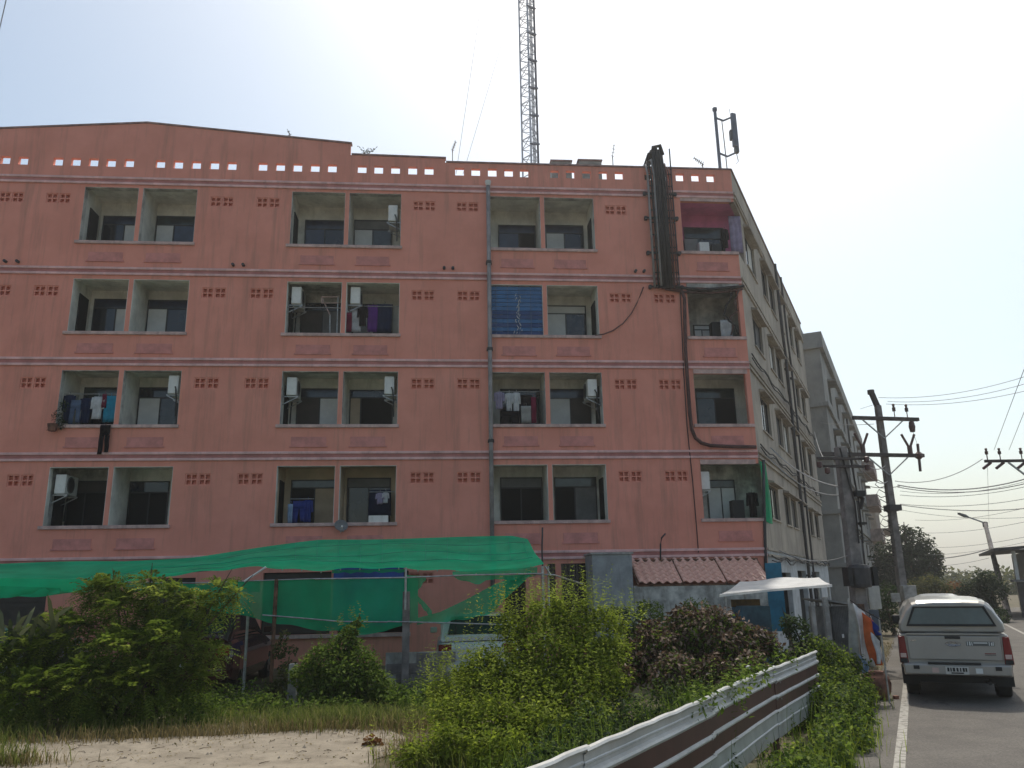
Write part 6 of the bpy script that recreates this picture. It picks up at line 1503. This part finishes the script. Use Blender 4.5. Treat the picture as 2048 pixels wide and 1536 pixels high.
# bright green bush
bb = thing('bright_bush', 'large bright lime green bush in the middle foreground', 'bush', (1.1, 11.3, 0))
cl = []
for (x, y, Yd, r) in ((1030, 1262, 11.6, .25), (1090, 1240, 11.6, .30), (1150, 1255, 11.5, .32), (1205, 1240, 11.6, .22), (1100, 1320, 11.2, .5), (1180, 1320, 11.3, .42), (1010, 1340, 11.2, .38), (950, 1390, 11.0, .36), (1060, 1400, 10.8, .5), (1150, 1400, 10.8, .5), (900, 1430, 10.7, .3), (980, 1450, 10.4, .42), (1080, 1470, 10.2, .45), (1180, 1460, 10.4, .42), (900, 1490, 10.0, .3), (830, 1515, 9.8, .2), (1000, 1520, 9.6, .38), (1240, 1250, 11.8, .14), (1010, 1240, 11.7, .12), (880, 1380, 11.2, .18), (960, 1330, 11.3, .26), (1225, 1300, 11.4, .26), (1215, 1370, 11.0, .3), (920, 1350, 11.4, .14), (1120, 1215, 11.7, .14), (1165, 1210, 11.6, .10), (1070, 1215, 11.8, .10)):
    p = at_y(x, y, Yd); cl.append((p.x, p.y, max(.15, p.z), r, r*.9, r*.85))
foliage('foliage', leafcloud(cl, 30000, .060, .029, 8, up_=.6, droop=.1, tint=(.5, .25), shell=.3), L_BRIGHT, bb)
foliage('foliage', sprigs([(c[0]+dx, c[1]+dy, c[2]+c[5]*.35) for c in cl for dx in (-.16, .12) for dy in (-.15, .1)], 5, .42, .055, .022, 80), L_BRIGHT, bb)
branches('stem', bb, (1.1, 11.2, 0), cl, .02, STEMG, seed=3)
# dried purple brown bush
db = thing('dried_bush', 'dried purple brown leaved bush behind the fence', 'bush', (4.2, 13.1, 0))
cl = []; 
for (x, y, Yd, r) in ((1320, 1290, 13.4, .40), (1400, 1262, 13.4, .42), (1365, 1238, 13.6, .26), (1430, 1236, 13.5, .26), (1300, 1262, 13.6, .22), (1475, 1262, 13.4, .26), (1440, 1300, 13.2, .38), (1490, 1300, 13.2, .3), (1520, 1275, 13.4, .22), (1280, 1330, 13.2, .28), (1350, 1350, 12.8, .4), (1430, 1350, 12.6, .36), (1500, 1330, 12.8, .25), (1260, 1300, 13.3, .18), (1240, 1350, 12.8, .22), (1540, 1290, 13.3, .16)):
    p = at_y(x, y, Yd); cl.append((p.x, p.y, max(.15, p.z), r, r*.9, r*.85))
foliage('foliage', leafcloud(cl, 9500, .078, .04, 9, up_=.35, droop=.7, tint=(.42, .34), shell=.45), L_BROWN, db)
foliage('green_foliage', leafcloud([(c[0], c[1], max(.12, c[2]-.07), c[3], c[4], c[5]) for c in cl], 8500, .07, .036, 10, tint=(.4, .3)), L_MID, db)
branches('stem', db, (4.2, 13.1, 0), cl, .02, seed=4)
# dark shrubs against the grey wall
for i, (x, y, Yd, r, n, mt, lab) in enumerate(((1245, 1240, 14.6, .26, 1500, L_DARK, 'narrow dark shrub standing between the lime bush and dried bush'), (1300, 1228, 17.5, .3, 1900, L_MID, 'yellow green bush top below the tiled awning'), (1395, 1226, 18.5, .36, 1700, L_MID, 'pale green bush below the middle of the tiled awning'), (1590, 1255, 14.0, .22, 1500, L_DARK, 'small leafy tree behind the far end of the fence'))):
    p = at_y(x, y, Yd); t = thing('shrub', lab, 'shrub', (p.x, p.y, 0))
    cl = [(p.x, p.y, p.z, r*1.1, r*.9, r*.9), (p.x+.2, p.y, p.z-.35, r*1.2, r, r*1.1), (p.x-.25, p.y, max(.4, p.z-.6), r*1.2, r, r*1.1), (p.x-.15, p.y, p.z+r*.5, r*.5, r*.5, r*.4)]
    foliage('foliage', leafcloud(cl, n, .075, .035, 20+i, tint=(.5, .25)), mt, t); branches('stem', t, (p.x, p.y, 0), cl, .025, seed=20+i)
# undergrowth behind the fence
def patch(cx, cy, rx, ry, n, seed, rz_=0):
    q = np.random.default_rng(seed).normal(size=(n, 2))*np.array([rx, ry])*.6; c, s = math.cos(rz_), math.sin(rz_)
    return np.column_stack([cx+q[:, 0]*c-q[:, 1]*s, cy+q[:, 0]*s+q[:, 1]*c])
gg = np.random.default_rng(31)
cl = []
for k in range(60):
    s = gg.uniform(1.5, FL-.2); o_ = gg.uniform(.25, 1.9)
    q = FA+fd*s-fn_*o_; h = gg.uniform(.25, .62) if o_ > .5 else gg.uniform(.2, .5)
    cl.append((q.x, q.y, h*.65, gg.uniform(.22, .42), gg.uniform(.22, .42), h*.6))
loose('undergrowth', sprigs([(c[0], c[1], max(.05, c[2]*.6)) for c in cl], 6, .45, .06, .026, 83, .5, (.45, .28)), L_MID)
loose('undergrowth', leafcloud(cl, 13000, .065, .032, 32, tint=(.42, .25)), L_DARK)
loose('undergrowth', merge(leafcloud(cl, 7000, .05, .02, 33, tint=(.5, .3)), blades(np.concatenate([patch(c[0], c[1], .4, .4, 26, 100+i) for i, c in enumerate(cl)]), .62, .012, 34)), L_MID)
cl3 = []
for k in range(16):
    q = FA+fd*gg.uniform(FL*.45, FL*.99)-fn_*gg.uniform(-.03, .15); cl3.append((q.x, q.y, gg.uniform(.9, 1.03), .13, .13, .11))
loose('creeping_leaves', merge(leafcloud(cl3, 700, .06, .03, 90, tint=(.45, .3)), sprigs([c[:3] for c in cl3], 2, .3, .055, .022, 91, .9, (.55, .25), 6)), L_MID)
# weeds between fence and lane
cl = []; cl2 = []
for k in range(90):
    s = gg.uniform(5.5, 15.6); f = (s-5)/10
    n_ = gg.uniform(-1.85, -1.02); h = .06+.36*gg.random()**1.6 + (.35*max(0, (s-11.6)/3.0) if n_ < -1.0 else 0)
    q = RD(s, n_)
    t_ = (q-FA).dot(fn_)
    if t_ < .42 and (q-FA).dot(fd) < FL*.93: 
        q = q + fn_*(.44-t_+.25*gg.random())
    (cl if k % 3 else cl2).append((q.x, q.y, h*.5, gg.uniform(.15, .34), gg.uniform(.15, .34), h*.7))
for (x, y, d, r) in ((1650, 1310, 13.4, .3), (1680, 1330, 13.4, .3), (1650, 1360, 13, .32), (1695, 1370, 13, .3), (1640, 1290, 13.6, .2), (1720, 1390, 12.6, .26), (1670, 1390, 12.5, .3)):
    p = at_d(x, y, d); cl.append((p.x, p.y, max(.15, p.z), r, r, r*.8))
loose('weeds', merge(leafcloud(cl, 12000, .052, .026, 35, up_=.8, tint=(.35, .28)), blades(np.concatenate([patch(c[0], c[1], .3, .3, 30, 200+i) for i, c in enumerate(cl)]), .34, .009, 36)), L_BRIGHT)
loose('weeds', leafcloud(cl+cl2, 9000, .06, .03, 39, up_=.6, tint=(.6, .3)), L_DARK)
loose('weeds', merge(sprigs([(c[0], c[1], max(0.02, c[2]*.5)) for c in cl[::2]], 5, .36, .06, .024, 81, .5, (.5, .25)), blades(np.concatenate([patch(c[0], c[1], .3, .3, 26, 300+i) for i, c in enumerate(cl2)]), .42, .010, 82, .6)), L_MID)
loose('weeds', leafcloud(cl+cl2, 14000, .06, .034, 37, tint=(.5, .28)), L_MID)
# dry verge and grass tufts
P = []
for k in range(2600):
    s = gg.uniform(4, 30); P.append(RD(s, gg.uniform(-1.3, -.86) - .05*gg.random())[:2])
loose('verge_grass', blades(np.array(P), .09, .007, 38, .8), L_DRY)
xy = np.concatenate([patch(-1.75, 13.35, .95, .5, 2300, 41), patch(-3.3, 13.9, .7, .3, 300, 42), patch(-6.9, 12.6, .8, .5, 1700, 43), patch(-4.6, 13.3, 1.2, .25, 500, 143), patch(-5.6, 11.1, .55, .25, 500, 44), patch(-.4, 13.2, .7, .6, 900, 45), patch(-7.5, 13.5, 2.2, 1.0, 2200, 46), patch(.2, 10.2, .7, .7, 900, 47)])
loose('grass', blades(xy, .27, .011, 48, .6), L_GRASS)
xy = np.concatenate([patch(-1.6, 13.0, 1.6, .4, 1500, 51), patch(-.3, 12.6, .8, .5, 700, 52), patch(-5, 12.5, 1.8, .25, 700, 53), patch(-3.6, 12.7, 1.4, .15, 500, 54), patch(-.4, 10.9, .3, .8, 500, 55), patch(-5.2, 11.0, .5, .2, 220, 56)])
loose('dry_grass', blades(xy, .2, .009, 57, .8), L_DRY)
cl = [(x, y, .12, r, r, .2) for x, y, r in [(gg.uniform(-8, .2), gg.uniform(13.7, 16), gg.uniform(.2, .45)) for k in range(46)]]
cl += [(p.x, p.y, .22, .35, .3, .25) for p in (at_z(450, 1420, 0), at_z(500, 1410, 0), at_z(400, 1440, 0), at_z(830, 1410, 0), at_z(800, 1430, 0), at_z(870, 1420, 0))]
loose('ground_cover', leafcloud(cl, 13000, .06, .035, 58, up_=.8, tint=(.42, .25)), L_MID)
m = MB(); rr = random.Random(77)
for k in range(70):
    x, y = rr.uniform(-6.5, -.4), rr.uniform(9.6, 12.6); a = rr.uniform(0, 6.28); L_ = rr.uniform(.04, .22)
    m.tube([(x, y, .016), (x+math.cos(a)*L_*.5, y+math.sin(a)*L_*.5, .025), (x+math.cos(a+.4)*L_, y+math.sin(a+.4)*L_, .014)], [.005, .004, .002], 4)
m.build('twigs', BARK, kind='stuff')
loose('leaf_litter', leafcloud([(rr.uniform(-7, -.3), rr.uniform(10.5, 13.4), .02, .5, .35, .012) for k in range(26)], 420, .035, .02, 78, up_=2.5, droop=0, zmin=.014), L_DRY)
# crumpled rusty leaves on the sand
q = at_z(745, 1492, 0); dl = thing('dead_leaves', 'small heap of rust red dead leaves on the sand', 'leaf heap', (q.x, q.y, .01))
foliage('foliage', leafcloud([(q.x, q.y, .04, .12, .08, .05)], 60, .08, .05, 60, zmin=.012), L_RUSTY, dl)
# far trees and bushes
def far_tree(name, label, base, clumps, n, L, mt, seed, r=.15, grp=None):
    t = thing(name, label, 'tree' if name == 'tree' else 'bush', tuple(base), grp)
    foliage('crown', leafcloud(clumps, n, L, L*.5, seed, tint=(.5, .25), shell=.4), mt, t)
    b = Vector(base); zc = min(c[2] for c in clumps)
    branches('trunk', t, b, clumps, r, seed=seed, trunk=b+Vector((0, 0, max(.3, zc*.6))))
    return t
def at_r(x, y, rng_):
    d = ray(x, y); k = rng_/math.hypot(d[0], d[1]); return Vector(EYE+d*k)
def trees(specs):
    for (name, lab, bx, rng_, cs, n, L, mt, seed, r) in specs:
        b = px_at(bx, rng_); cl_ = []
        for (x, y, rr_) in cs: p = at_r(x, y, rng_); cl_.append((p.x, p.y+gg.uniform(-.6, .6), p.z, rr_, rr_, rr_*.85))
        far_tree(name, lab, b, cl_, n, L, mt, seed, r)
trees([
 ('tree', 'dark leafy tree behind the tall power pole', 1815, 62, [(1820, 1085, 1.2), (1790, 1110, 1.2), (1845, 1115, 1.3), (1815, 1130, 1.5), (1780, 1150, 1.3), (1850, 1150, 1.2), (1800, 1170, 1.4), (1835, 1185, 1.2), (1810, 1065, .6), (1865, 1115, .5), (1770, 1125, .7), (1870, 1140, .5)], 9000, .24, L_FAR, 70, .16),
 ('bush', 'olive green hedge bush behind the pickup roof', 1860, 56, [(1840, 1180, .8), (1865, 1172, .8), (1885, 1180, .7), (1850, 1200, .9), (1880, 1205, .8)], 3500, .17, L_OLIVE, 71, .08),
 ('bush', 'rusty flowering bush right of the olive hedge bush', 1910, 58, [(1905, 1182, .7), (1920, 1190, .6), (1895, 1195, .6), (1915, 1205, .7)], 2200, .16, L_RUSTY, 72, .07),
 ('tree', 'dark round tree in front of the street lamp', 1965, 46, [(1955, 1160, .55), (1940, 1180, .6), (1970, 1180, .7), (1955, 1200, .8), (1980, 1205, .6), (1935, 1205, .6), (1965, 1225, .7), (1990, 1225, .5)], 4500, .16, L_FAR, 73, .1),
 ('bush', 'dark low bush at the foot of the roadside house', 2000, 44, [(1990, 1235, .45), (2010, 1232, .4), (1975, 1240, .4)], 1300, .13, L_DARK, 74, .05),
 ('bush', 'dark bush between the shorter pole and tall pole', 1775, 34, [(1772, 1190, .5), (1782, 1215, .5), (1765, 1240, .5), (1788, 1245, .45)], 1500, .12, L_DARK, 75, .05),
])
cl = [(p.x, p.y, 1.0, 5, 3, 2.2) for p in [px_at(x, 120) for x in range(1700, 2400, 45)]]
loose('distant_treeline', leafcloud(cl, 9000, .6, .35, 76, shell=.6), L_OLIVE)
# far hill
m = MB(); hp = []
for k in range(41):
    x = 1600+k*40; p = px_at(x, 430); hp.append((p.x, p.y, 4+2.5*math.sin(k*.5)+1.6*math.sin(k*1.3+1)+ (2.2 if 1850 < x < 1960 else 0)))
for a, c in zip(hp, hp[1:]): m.quad((a[0], a[1], 0), (c[0], c[1], 0), c, a); m.quad(a, c, (c[0]*1.06, c[1]*1.06, 0), (a[0]*1.06, a[1]*1.06, 0))
m.build('hills', HILLM, kind='structure')

# ------------------------------------------------------------------ hazy air
hz_m = bpy.data.materials.new('haze'); hz_m.use_nodes = True
hn = hz_m.node_tree.nodes; hl = hz_m.node_tree.links
hn.remove(hn['Principled BSDF'])
pv = hn.new('ShaderNodeVolumePrincipled'); pv.inputs['Density'].default_value = .0010; pv.inputs['Color'].default_value = (.99, .985, .97, 1); pv.inputs['Anisotropy'].default_value = .45
hl.new(pv.outputs[0], hn['Material Output'].inputs['Volume'])
hb_ = MB(); hb_.box(-600, -250, -1.0, 800, 1000, 62); ho = hb_.build('haze', hz_m); ho['kind'] = 'stuff'
